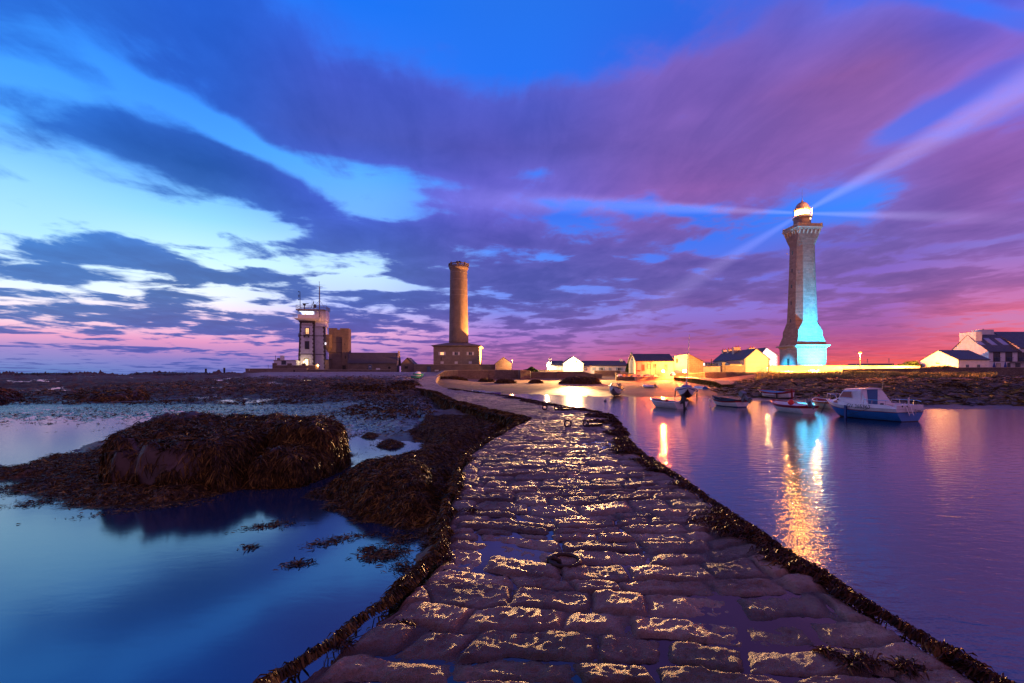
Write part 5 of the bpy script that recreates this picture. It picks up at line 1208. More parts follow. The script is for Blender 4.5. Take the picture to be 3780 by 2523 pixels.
def right_houses():
    r, rf, s, o, w, h, hr = house('yellow_gable_house', 'low house with plain gable lit bright yellow by an assumed floodlight and a white side wall', 3537, 3652, 112, 1362, 1329, 1291, 10.4, 'x', M['white'], M['roof'], oh=.2)
    t = thing('wall_emblem', 'small bird-shaped dark emblem on the yellow gable', 'emblem', P(3460, 1342, 117.3)); MB().prism([(-.5, .1), (-.3, -.10), (.3, -.12), (.45, .05), (.55, .25), (.2, .08)], -.10, 0, 'x').build('plate', M['rust'], t)
    t.location.x = o.x - .02; t.location.z = Z(1342, 117.3)
    W = lambda p: (p-3537)*s; z = lambda y: Z(y, 112)-o.z
    for a, b_ in ((3566, 3575), (3607, 3616)): hole_frame(r, W(a), W(b_), z(1358), z(1348), 0, M['glass'], M['shutter_blue'], .08, bars=1)
    d = 121
    o = P(3650, 1362, d); s = d/F; W = lambda p: (p-3650)*s; z = lambda y: Z(y, d)-o.z
    r = thing('big_white_house', 'tall white house with orange-lit gable, skylights and tall windows at the right edge', 'house', o)
    w = W(3766); dp = 11.0; h = z(1298); hr = z(1232)
    MB().prism([(0, -1.5), (dp, -1.5), (dp, h), (dp/2, hr), (0, h)], 0, w, 'x').build('wall', M['white'], r)
    rf = gable_roof_x(w, dp, h, hr, .3, .2).build('roof', M['roof'], r)
    MB().box(-.15, 1.4, dp/2-2.3, dp/2+2.3, hr-1.6, z(1221)).build('chimney', M['white'], r)
    MB().tube([(.6, dp/2-1, z(1221)), (.6, dp/2-1, z(1218))], .15).tube([(.6, dp/2+1, z(1221)), (.6, dp/2+1, z(1218))], .15).build('chimney_pot', M['pot'], r)
    k = (hr-h)/(dp/2)
    for px in (3655, 3700, 3744):
        x0 = W(px)-.75; y0, y1 = 1.9, 4.1
        m = MB().add([(x0, y0, h+k*y0+.26), (x0+1.3, y0, h+k*y0+.26), (x0+1.3, y1, h+k*y1+.26), (x0, y1, h+k*y1+.26)], [(0, 1, 2, 3)]); f = MB()
        f.prism([(y0-.12, h+k*(y0-.12)+.1), (y1+.12, h+k*(y1+.12)+.1), (y1+.12, h+k*(y1+.12)+.24), (y0-.12, h+k*(y0-.12)+.24)], x0-.12, x0+1.42, 'x'); fo = f.build('skylight', M['metal'], r); p = m.build('pane', M['sky_glass'], fo)
    for a in (3668, 3713, 3758): 
        fo = hole_frame(r, W(a), W(a)+1.45, z(1334), z(1303), 0, M['glass'], M['quoin'], .12, bars=1)
        rl = MB()
        for q in range(8): rl.box(W(a)+q*.2, W(a)+q*.2+.03, -.4, -.36, z(1334), z(1321))
        rl.box(W(a)-.1, W(a)+1.6, -.42, -.35, z(1321), z(1320)).build('window_rail', M['wood_blue'], fo)
    MB().box(W(3650), w, -.05, .05, z(1336.5), z(1335)).box(W(3727), w+4, -1.4, 0, z(1339), z(1336.8)).build('awning', M['metal'], r)
    hole_frame(r, W(3678), W(3692), z(1358), z(1343), 0, M['cream'], M['trim'], .1, name='door')
    MB().box(W(3718), W(3730), -.03, 0.03, z(1358), z(1340)).build('shop_window', M['glass'], r); MB().box(W(3748), W(3765), -.03, 0.03, z(1358), z(1340)).build('shop_window', M['glass'], r)
    o2 = P(3768, 1362, d); r2 = thing('neighbour_house', 'dark-roofed neighbour house with broad white chimney at the right border', 'house', o2)
    z2 = lambda y: Z(y, d)-o2.z; W2 = lambda p: (p-3768)*s
    MB().prism([(0, -1.5), (14, -1.5), (14, h), (7, z2(1219)), (0, h+.8)], 0, 9, 'x').build('wall', M['white'], r2); gable_roof_x(9, 14, h+.8, z2(1219), .2, .2).build('roof', M['roof'], r2)
    MB().box(W2(3704), W2(3757), 6.0, 8.4, z2(1240), z2(1209)).build('chimney', M['white'], r2)
    MB().tube([(W2(3730), 7, z2(1209)), (W2(3730), 7, z2(1205))], .15).build('chimney_pot', M['pot'], r2)
    # closed parasols
    for px, col, lab in ((3637, 'parasol_pink', 'closed pink parasol left of the tall white house'), (3670, 'parasol_blue', 'closed blue parasol just left of the cream door'), (3711, 'parasol_blue', 'closed blue parasol right of the cream door')):
        t = thing('parasol', lab, 'parasol', P(px, 1360, 115.5), group='closed parasols on the terrace')
        MB().lathe([(.05, -.8), (.05, .2)], 8).build('pole', M['metal'], t); MB().lathe([(.32, -.1), (.26, .5), (.12, 1.2), (.04, 1.55)], 10).build('canopy', M[col], t)
    # far warehouse
    d = 250; o = P(3190, 1352, d); s = d/F; r = thing('far_warehouse', 'long low grey warehouse with masts far behind the floodlit wall', 'warehouse', o)
    MB().box(0, 110*s, 0, 12, -3, 13*s*.7).build('wall', M['metal'], r); 
    MB().tube([(17*s, 1, 12*s), (17*s, 1, 27*s)], .15).build('mast', M['metal'], r); MB().tube([(97*s, 1, 12*s), (97*s, 1, 29*s)], .15).build('mast', M['metal'], r)
M['sky_glass'] = glass('skylight_glass', (.25, .25, .32), .12)
M['parasol_pink'] = paint('pink_canvas', (.38, .12, .16), .8, .2)
M['parasol_blue'] = paint('blue_canvas', (.05, .08, .28), .8, .2)
right_houses()

def slip():
    r = thing('stone_slip', 'weed-hung stone slipway slanting down into the harbour', 'slipway', P(2490, 1393, 110))
    o = r.location
    pts = [(2490, 110, 2.12), (2560, 101, 1.9), (2640, 90, 1.4), (2662, 82, 1.0)]
    rows_f, rows_b = [], []
    A = [Vector(((a-CX)*d/F-o.x, d-o.y)) for a, d, _ in pts]; B = [a+Vector((5.2, 3.6)) for a in A]
    rs = []
    for (a, b_, (_, _, zt)) in zip(A, B, pts): rs.append([(a.x, a.y, -.6-o.z), (a.x+.15, a.y+.1, zt-o.z), (b_.x, b_.y, zt-o.z), (b_.x, b_.y, -.6-o.z)])
    MB().rings(rs).build('stonework', M['rubble'], r)
    p = []; rr = np.random.RandomState(4)
    for i in range(3):
        a, b_ = A[i], A[i+1]; z0, z1 = pts[i][2], pts[i+1][2]
        for k in range(2600):
            t = rr.rand(); zt = z0+(z1-z0)*t; q = a+(b_-a)*t; p.append((q.x-.05, q.y-.05, zt-rr.rand()**1.3*(zt-.05)-o.z*0))
    for k in range(2500):
        t = rr.rand(); q = A[3]+(B[3]-A[3])*t; p.append((q.x, q.y-.1, 1.0*rr.rand()))
    p = np.array(p); n = np.tile(np.array([[-.45, -.85, .25]]), (len(p), 1)); 
    ob = ribbons('seaweed', p, n/np.linalg.norm(n[0]), (.2, .6), (.04, .10), weed_mat('green_weed', [(.02,.018,.006), (.06,.055,.015), (.14,.12,.03), (.28,.22,.07)]), r, up=.06, seed=5)
    ob.location.z = -o.z
slip()

def misc():
    for px, yt, h, lab in ((760, 1363, 1383, 'shorter steel stake on the skyline at left'), (828, 1360, 1384, 'taller steel stake on the skyline at left')):
        d = 138; t = thing('steel_stake', lab, 'stake', P(px, h, d), group='steel stakes on the skyline'); MB().box(-.18, .18, -.18, .18, -1.5, (h-yt)*d/F).build('shaft', M['rust'], t); MB().box(-.22, .22, -.22, .22, (h-yt)*d/F, (h-yt)*d/F+.12).build('cap', M['metal'], t)
    # shrubs
    def shrub(label, px0, px1, yt, yb, d, mat, seed, name='shrub'):
        s = d/F; w = (px1-px0)*s; h = (yb-yt)*s; o = P((px0+px1)/2, yb, d); t = thing(name, label, name, o); r = np.random.RandomState(seed); n = 2600
        a = r.uniform(0, 6.28, n); q = r.rand(n)**.6; x = np.cos(a)*q*w/2; y = np.sin(a)*q*w/3; z = r.rand(n)*h*(1-.7*(np.abs(x)/(w/2))**2)*(.75+.3*np.sin(x*2.2+1))
        p = np.stack([x, y, z], -1)+np.array([0, 0, 50.]); nn = r.normal(0, 1, (n, 3)); nn /= np.linalg.norm(nn, axis=1, keepdims=True)
        ob = ribbons('foliage', p, nn, (.15, .4), (.08, .2), mat, t, down=-.2, up=.1, seed=seed); ob.location.z = -50
        MB().tube([(0, 0, -.5), (.1, 0, h*.5)], [.1, .05]).build('stem', M['rust'], t)
    gm = weed_mat('shrub_leaf', [(.03,.05,.015), (.06,.10,.03), (.11,.16,.05), (.2,.24,.09)], 2)
    shrub('rounded lamp-lit shrub left of the white cottage', 1930, 1985, 1357, 1372, 128, gm, 1)
    shrub('dark bush between the long white house and the cream hall', 2311, 2325, 1336, 1374, 124, gm, 2)
    shrub('lamp-lit bushes left of the yellow gabled house', 3318, 3397, 1335, 1356, 122, gm, 3)
    shrub('low hedge at the foot of the yellow gable', 3410, 3520, 1353, 1364, 105.5, gm, 4, 'hedge')
misc()
# ================================================================== BOATS
def gloss(name, c, rough=.3, var=.12): return paint(name, c, rough, var, 2.5, .05, 8)
for k, c, rg in (('b_white', (.78,.79,.82), .35), ('b_blue', (.025,.19,.55), .35), ('b_dblue', (.02,.05,.22), .4), ('b_black', (.015,.017,.025), .4), ('b_red', (.33,.02,.02), .35),
              ('b_grey', (.16,.17,.19), .5), ('b_teal', (.04,.30,.30), .45), ('b_cyan', (.10,.35,.60), .45), ('b_purple', (.20,.13,.40), .5), ('b_cream', (.50,.45,.36), .5),
              ('b_yellow', (.50,.40,.06), .5), ('b_orange', (.50,.16,.04), .5), ('b_pink', (.42,.25,.30), .5), ('b_under', (.05,.02,.02), .7), ('b_wood', (.20,.10,.05), .5), ('b_dark', (.03,.03,.035), .6)):
    M[k] = gloss('boat_' + k[2:], c, rg)
class Hull:
    def __init__(s, L, B, sheer, draft=.2, tr=.8, rake=.35, full=2.2, ns=18, flare=.55, flat=1.25):
        s.L, s.B, s.sh, s.dr, s.tr, s.rake, s.full, s.ns, s.flare, s.flat = L, B, sheer, draft, tr, rake, full, ns, flare, flat
    def b(s, t):
        if t < .45: q = t/.45; return s.B/2*(s.tr+(1-s.tr)*(q*q*(3-2*q)))
        return s.B/2*max(0.0, 1-((t-.45)/.55)**s.full)
    def sheer(s, t):
        a, m, b_ = s.sh; return a + (m-a)*min(1, t/.35)*(2-min(1, t/.35)) if t < .35 else m+(b_-m)*((t-.35)/.65)**1.8
    def keel(s, t):
        return -s.dr if t < .6 else -s.dr+(s.sheer(1)*.62+s.dr)*((t-.6)/.4)**3
    def pt(s, t, w, side=1, k=1.0):
        z = s.keel(t)+(s.sheer(t)-s.keel(t))*w**s.flat
        x = -s.L/2+s.L*t-s.rake*(1-w)**1.2*t**4
        return Vector((x, side*s.b(t)*(max(w, .0)**s.flare)*k, z))
    def band(s, w0, w1, mat, name, root, k=1.0, nw=4, transom=True, t1=1.0):
        m = MB()
        for side in (1, -1):
            rs = [[s.pt(t1*i/s.ns, w0+(w1-w0)*j/nw, side, k) for i in range(s.ns+1)] for j in range(nw+1)]
            m.rings(rs, cap=False, close=False)
        if transom:
            row = [[s.pt(0, w0+(w1-w0)*j/nw, sd, k) for j in range(nw+1)] for sd in (1, -1)]
            m.rings(row, cap=False, close=False)
        return m.build(name, mat, root, smooth=False)
    def rail(s, mat, root, r=.03, name='gunwale', k=1.01):
        m = MB(); pts = [s.pt(i/s.ns, 1, 1, k) for i in range(s.ns+1)] + [s.pt(i/s.ns, 1, -1, k) for i in range(s.ns-1, -1, -1)]; pts.append(pts[0]); return m.tube(pts, r, 6).build(name, mat, root)
    def inside(s, mat, root, floor=.35, name='interior'):
        m = MB()
        for side in (1, -1):
            rs = [[s.pt(.02+.95*i/s.ns, floor+(1-floor)*j/3, side, .93) for i in range(s.ns+1)] for j in range(4)]
            m.rings(rs, cap=False, close=False)
        m.rings([[s.pt(.02, floor+(1-floor)*j/3, sd, .93) for j in range(4)] for sd in (1, -1)], cap=False, close=False)
        m.rings([[s.pt(.02+.95*i/s.ns, floor, sd, .93) for i in range(s.ns+1)] for sd in (1, -1)], cap=False, close=False)
        return m.build(name, mat, root)
    def thwart(s, t, mat, root, w=.6, d=.22, name='thwart'):
        a, b_ = s.pt(t, w, 1, .95), s.pt(t, w, -1, .95)
        return MB().box(a.x-d/2, a.x+d/2, b_.y, a.y, a.z-.03, a.z).build(name, mat, root)
def outboard(root, hull, tilt=0.0, mat='b_dark', sc=1.0):
    """cowl, leg and propeller hung on the transom"""
    p = hull.pt(0, 1, 1); c, s = math.cos(tilt), math.sin(tilt)
    o = bpy.data.objects.new('outboard_motor', None)
    m = MB().rings([[(-.30*sc+x*sc*.95, y*sc, z*sc) for x, y in ((-.17, -.13), (.16, -.14), (.22, 0), (.16, .14), (-.17, .13))] for z in (.02, .28)])
    m.rings([[(-.30*sc+x*sc*.7, y*sc*.75, z*sc) for x, y in ((-.17, -.13), (.16, -.14), (.22, 0), (.16, .14), (-.17, .13))] for z in (.28, .38)])
    m.box(-.38*sc, -.24*sc, -.05*sc, .05*sc, -.62*sc, .02*sc).box(-.50*sc, -.18*sc, -.10*sc, .10*sc, -.47*sc, -.45*sc).rings([[(x*sc, .05*sc*math.cos(a), -.58*sc+.06*sc*math.sin(a)) for a in [math.pi*2*i/8 for i in range(8)]] for x in (-.52, -.18)])
    m.box(-.24*sc, .06*sc, -.08*sc, .08*sc, -.14*sc, .04*sc); m.tube([(-.2*sc, 0, .2*sc), (.25*sc, .05*sc, .22*sc)], .02)
    m.v = [(x*c+z*s, y, -x*s+z*c) for x, y, z in m.v]
    ob = m.build('outboard_motor', M[mat], root); ob.location = (p.x, 0, p.z+.02); return ob
def boat(name, label, bow, stern, z=0.0, roll=0.0, pitch=0.0, group=None, cat='boat'):
    """bow, stern: (px, distance)"""
    b_ = Vector(((bow[0]-CX)*bow[1]/F, bow[1])); s = Vector(((stern[0]-CX)*stern[1]/F, stern[1])); h = (b_-s); c = (b_+s)/2
    t = thing(name, label, cat, (c.x, c.y, z), group=group, rot=(roll, pitch, math.atan2(h.y, h.x)))
    return t, h.length
def rope(root, pts, mat='b_dark', r=.012): return MB().tube(pts, r, 5).build('rope', M[mat], root)
def fender(root, p, r=.10, mat='b_white'): return MB().ball(p, r, 10, 6, 1.5).build('fender', M[mat], root, smooth=True)

def fleet():
    G = 'small boats moored in the harbour'
    # white dinghy with dark outboard
    t, L = boat('dinghy', 'white dinghy floating nearest the jetty bend with dark outboard', (2402, 40.6), (2514, 37.2), group=G)
    h = Hull(L, 1.55, (.50, .47, .66), .15, .86, .45); h.band(0, .45, M['b_white'], 'hull_bottom', t); h.band(.45, .9, M['b_white'], 'topside', t); h.band(.9, 1, M['b_white'], 'strake', t, 1.04)
    h.rail(M['b_white'], t, .035); h.inside(M['b_grey'], t); h.thwart(.35, M['b_white'], t); h.thwart(.65, M['b_white'], t); outboard(t, h, .15)
    MB().ball((-.3, .1, .5), .16, 10, 6).build('fuel_can', M['b_red'], t); rope(t, [h.pt(.96, .9), (L/2+.5, .3, .0)])
    # grey boat heeled over, tarpaulin cuddy
    t, L = boat('open_boat', 'grey boat heeled over on the tide line with a torn tarpaulin shelter', (2259, 58), (2281, 61.2), z=.42, roll=math.radians(-13), group=G)
    h = Hull(L, 1.75, (.62, .60, .85), .38, .85, .35); h.band(0, .5, M['b_grey'], 'hull_bottom', t); h.band(.5, 1, M['b_white'], 'topside', t); h.rail(M['b_grey'], t, .04); h.inside(M['b_dark'], t)
    MB().rings([[(x, y*ww, .62+zz) for y, zz in ((.75, 0), (.62, .42), (0, .58), (-.62, .45), (-.75, 0))] for x, ww in ((1.15, .7), (.3, 1), (-.5, .95))], cap=False, close=False).build('tarpaulin', M['b_dark'], t)
    MB().tube([(.9, .2, .9), (1.0, .25, 2.0)], .02).build('staff', M['metal'], t); outboard(t, h, .5); fender(t, (1.2, .75, .5)); MB().box(-.2, .2, -.06, .06, -.75, -.3).build('keel', M['b_under'], t)
    # sailing boat on legs, seen bow-on
    t, L = boat('sailing_boat', 'small sailing boat with tall bare mast standing on its keel at the tide line', (2538, 50.6), (2527, 55.4), z=.42, roll=math.radians(-2), group=G)
    h = Hull(L, 2.1, (.72, .74, .92), .35, .7, .5, flare=.5); h.band(0, .42, M['b_under'], 'hull_bottom', t); h.band(.42, .86, M['b_white'], 'topside', t); h.band(.80, .88, M['b_dblue'], 'strake', t, 1.012, transom=False); h.band(.88, 1, M['b_white'], 'bulwark', t)
    h.rail(M['b_white'], t, .03)
    MB().rings([[h.pt(.02+.97*i/h.ns, 1, sd, .97) for i in range(h.ns+1)] for sd in (1, -1)], cap=False, close=False).build('deck', M['b_white'], t)
    MB().rings([[(x, y*ww, .80+zz*hh) for y, zz in ((.62, 0), (.5, .24), (0, .32), (-.5, .24), (-.62, 0))] for x, ww, hh in ((1.3, .35, .4), (.7, .9, 1), (-.7, 1, 1.1))], cap=False, close=False).build('cabin', M['b_dblue'], t)
    MB().tube([(.35, 0, .8), (.22, .10, 6.6)], [.055, .035], 8).build('mast', M['steel'], t)
    MB().tube([(.3, 0, 1.5), (-1.6, 0, 1.35)], .05, 6).build('boom', M['b_dblue'], t); outboard(t, h)
    for sd in (1, -1): MB().tube([(-.1, sd*1.08, .7), (-.1, sd*1.15, -.42)], .05).build('leg', M['b_dark'], t); fender(t, (.4, sd*1.12, .55), .11)
    MB().box(-.6, .5, -.05, .05, -.75, -.2).build('keel', M['b_under'], t)
    # inflatable
    t, L = boat('inflatable_dinghy', 'little grey inflatable lying on the muddy sand', (2374, 88), (2421, 86), z=.32, group=G)
    m = MB().tube([(-1.25, .55, .22), (.5, .55, .22), (1.05, .3, .30), (1.25, 0, .34), (1.05, -.3, .30), (.5, -.55, .22), (-1.25, -.55, .22)], .21, 8); m.build('tube', M['b_white'], t, smooth=True)
    MB().box(-1.0, .9, -.45, .45, .08, .14).build('floor', M['b_grey'], t); MB().box(-1.05, -.95, -.5, .5, .1, .5).build('transom', M['b_grey'], t)
    MB().box(-1.3, -1.05, -.1, .1, .2, .75).build('outboard_motor', M['b_dark'], t)
    # black white red
    t, L = boat('fishing_boat', 'open boat with black, white and red hull and raised outboard', (2628, 42.3), (2740, 38.7), group=G)
    h = Hull(L, 1.7, (.58, .50, .78), .18, .85, .4); h.band(0, .42, M['b_dblue'], 'hull_bottom', t); h.band(.42, .82, M['b_white'], 'topside', t); h.band(.82, .93, M['b_red'], 'red_stripe', t, 1.015); h.band(.93, 1, M['b_black'], 'strake', t, 1.03)
    h.rail(M['b_black'], t, .035); h.inside(M['b_black'], t); h.thwart(.4, M['b_dark'], t); h.thwart(.66, M['b_dark'], t); outboard(t, h, 1.0, 'b_grey', 1.35)
    MB().tube([(L/2-.2, 0, .75), (.2, .35, .62)], .05).build('boathook', M['b_black'], t); fender(t, (L/2-.35, .45, .45)); rope(t, [(L/2-.1, 0, .7), (L/2+.35, 0, .0)])
    # blue interior
    t, L = boat('rowing_boat', 'white rowing boat with sky-blue inside and raised red rails beached on the mud', (2798, 53.5), (2922, 50.3), z=.22, roll=math.radians(-4), group=G)
    h = Hull(L, 1.75, (.70, .55, .80), .22, .72, .4); h.band(0, .4, M['b_under'], 'hull_bottom', t); h.band(.4, .85, M['b_white'], 'topside', t); h.band(.85, 1, M['b_red'], 'strake', t, 1.03); h.rail(M['b_red'], t, .04); h.inside(M['b_cyan'], t)
    h.thwart(.35, M['b_cyan'], t); h.thwart(.62, M['b_cyan'], t); MB().box(-L/2-.12, -L/2+.02, -.06, .06, -.25, .95).box(-L/2-.2, -L/2+.6, -.05, .05, .82, .9).build('rudder', M['b_red'], t)
    for x in (.9, -.8): MB().box(x-.05, x+.05, .80, .9, -.25, .6).build('leg', M['b_dark'], t)
    MB().box(-.6, .9, .87, .89, .35, .45).build('light_plate', M['b_white'], t)
    # red boat with red buoy
    t, L = boat('rowing_boat', 'rocking white boat with broad red rails and a round red buoy aboard', (2851, 36.4), (2985, 32.2), group=G)
    h = Hull(L, 1.7, (.52, .50, .74), .15, .8, .42); h.band(0, .5, M['b_white'], 'hull_bottom', t); h.band(.5, .82, M['b_white'], 'topside', t); h.band(.82, 1, M['b_red'], 'strake', t, 1.04); h.rail(M['b_red'], t, .045); h.inside(M['b_white'], t)
    h.thwart(.38, M['b_red'], t); h.thwart(.66, M['b_wood'], t); outboard(t, h, .9, 'b_grey', .8); rope(t, [h.pt(0, .9, -1), (-L/2-.5, -.7, .25), (-L/2-.7, -1.1, .0)])
    rb = thing('mooring_buoy', 'round bright red buoy resting in the rocking red-railed boat', 'buoy', (t.location.x+.25, t.location.y+.25, .48)); MB().ball((0, 0, .17), .21, 16, 10).build('float', M['buoy_red'], rb, smooth=True); MB().tube([(0, 0, .36), (0, 0, .42)], .035).build('eye', M['b_dark'], rb)
    # cream/red boat behind the cruiser
    t, L = boat('rowing_boat', 'cream boat with dark red inside half hidden behind the cabin cruiser', (3010, 40), (3083, 37.2), group=G)
    h = Hull(L, 1.6, (.55, .52, .74), .15, .8, .4); h.band(0, .82, M['b_cream'], 'hull_bottom', t); h.band(.82, 1, M['b_orange'], 'strake', t, 1.03); h.rail(M['b_white'], t, .04); h.inside(M['b_red'], t); h.thwart(.6, M['b_white'], t); rope(t, [h.pt(.97, .9), (L/2+.2, .5, .0)])
    MB().ball((L/2-.5, 0, .95), .09, 8, 6).build('mooring_light', M['b_red'], t)
    # small ones on the mud
    t, L = boat('flat_skiff', 'shallow white skiff lying under the end of the slipway', (2722, 82), (2780, 79), z=.18, group='skiffs drawn up on the mud')
    h = Hull(L, 1.3, (.42, .38, .46), .05, .9, .2); h.band(0, 1, M['b_white'], 'hull', t); h.rail(M['b_white'], t, .03); h.inside(M['b_grey'], t); h.thwart(.5, M['b_white'], t)
    t, L = boat('flat_skiff', 'dark blue skiff lying behind the shallow white one', (2738, 88), (2800, 85), z=.32, group='skiffs drawn up on the mud')
    h = Hull(L, 1.3, (.42, .38, .46), .05, .9, .2); h.band(0, 1, M['b_dblue'], 'hull', t); h.rail(M['b_white'], t, .03); h.inside(M['b_dark'], t); h.thwart(.5, M['b_dark'], t)
    t, L = boat('flat_skiff', 'beige dinghy on the mud between white skiff and blue-lined boat', (2748, 68), (2798, 66.5), z=.12, group='skiffs drawn up on the mud')
    h = Hull(L, 1.1, (.42, .36, .46), .05, .85, .2); h.band(0, 1, M['b_cream'], 'hull', t); h.rail(M['b_cream'], t, .03); h.inside(M['b_dark'], t); h.thwart(.5, M['b_cream'], t)
    t, L = boat('upturned_dinghy', 'upturned blue dinghy beside the weedy stone slip', (2553, 84), (2601, 79.5), z=.58, roll=math.radians(165), group='skiffs drawn up on the mud')
    h = Hull(L, 1.4, (.40, .36, .44), .14, .85, .2); h.band(0, 1, M['b_blue'], 'hull', t); h.rail(M['b_dark'], t, .04); h.inside(M['b_dark'], t)
    # boats near the ramp
    t, L = boat('covered_boat', 'turquoise boat under a domed pale cover beside the ramp top', (1524, 104), (1557, 107), z=gz1((1540-CX)*105/F, 105)+.25)
    h = Hull(L, 1.3, (.5, .45, .6), .2, .8, .3); h.band(0, 1, M['b_teal'], 'hull', t); h.rail(M['b_teal'], t, .04); MB().rings([[(x, y*ww, .45+zz*ww) for y, zz in ((.6, 0), (.45, .38), (0, .55), (-.45, .38), (-.6, 0))] for x, ww in ((.8, .35), (.2, 1), (-.6, .95), (-.85, .4))], cap=False, close=False).build('cover', M['b_white'], t, smooth=True)
    t, L = boat('open_boat', 'turquoise open boat just in front of the covered one', (1513, 96), (1548, 98), z=gz1((1530-CX)*97/F, 97)+.2)
    h = Hull(L, 1.2, (.42, .38, .5), .2, .85, .25); h.band(0, 1, M['b_teal'], 'hull', t); h.rail(M['b_white'], t, .04); h.inside(M['b_dark'], t)
    t, L = boat('flat_skiff', 'tiny white dinghy pulled up beside the far jetty', (1662, 66), (1686, 61), z=.35)
    h = Hull(L, 1.0, (.35, .3, .4), .05, .9, .2); h.band(0, 1, M['b_white'], 'hull', t); h.rail(M['b_white'], t, .03); h.inside(M['b_dark'], t)
    t, L = boat('flat_skiff', 'small blue boat with orange-white stern beside the far jetty', (1744, 60), (1778, 58), z=.3)
    h = Hull(L, 1.0, (.42, .34, .42), .05, .9, .2); h.band(0, .6, M['b_orange'], 'hull_bottom', t); h.band(.6, 1, M['b_cyan'], 'topside', t); h.rail(M['b_white'], t, .03); h.inside(M['b_dark'], t)
    t, L = boat('flat_skiff', 'long flat purple-grey punt moored against the far jetty', (1772, 53), (1835, 50.5), z=.30)
    h = Hull(L, 1.1, (.50, .46, .50), .3, .92, .15, 3.2); h.band(0, 1, M['b_purple'], 'hull', t); h.rail(M['b_white'], t, .03)
    MB().rings([[h.pt(.02+.97*i/h.ns, .97, sd, .97) for i in range(h.ns+1)] for sd in (1, -1)], cap=False, close=False).build('deck', M['b_purple'], t)
    # row of upturned dinghies at the promenade wall
    dg = [(2286, 'b_white', 'white and blue'), (2306, 'b_orange', 'orange'), (2325, 'b_yellow', 'yellow'), (2342, 'b_pink', 'pink'), (2370, 'b_cream', 'cream'), (2387, 'b_dblue', 'dark blue'), (2421, 'b_grey', 'grey')]
    for px, c, nm in dg:
        d = 113.5; t, L = boat('beached_dinghy', nm + ' dinghy upturned at the foot of the promenade wall', (px-8, d), (px+8, d+1.6), z=Z(1391, d)+.02, roll=math.pi, group='upturned dinghies along the wall'); t.location.z += .42
        h = Hull(max(L, 1.9), .95, (.40, .36, .42), .12, .8, .2, ns=10); h.band(0, 1, M[c], 'hull', t); h.rail(M['b_white'] if c != 'b_white' else M['b_dblue'], t, .05)
    d = 112; t, L = boat('beached_dinghy', 'purple dinghy propped on its side where wall and slipway meet', (2477, d), (2493, d+1.5), z=Z(1392, d)+.45, roll=math.radians(70), group='upturned dinghies along the wall')
    h = Hull(1.9, 1.1, (.42, .38, .44), .12, .8, .2, ns=10); h.band(0, 1, M['b_purple'], 'hull', t); h.rail(M['b_white'], t, .05); h.inside(M['b_dark'], t)
    # floating buoy
    d = 4641/(1483-1385); t = thing('mooring_buoy', 'dark weed-stained buoy floating below the heeled grey boat', 'buoy', P(2234, 1483, d)); MB().ball((0, 0, .06), .13, 14, 9).build('float', M['b_grey'], t, smooth=True); MB().tube([(0, 0, .18), (0, 0, .24)], .03).build('eye', M['b_dark'], t)
M['buoy_red'] = gloss('red_buoy_plastic', (.75, .03, .02), .35)
fleet()

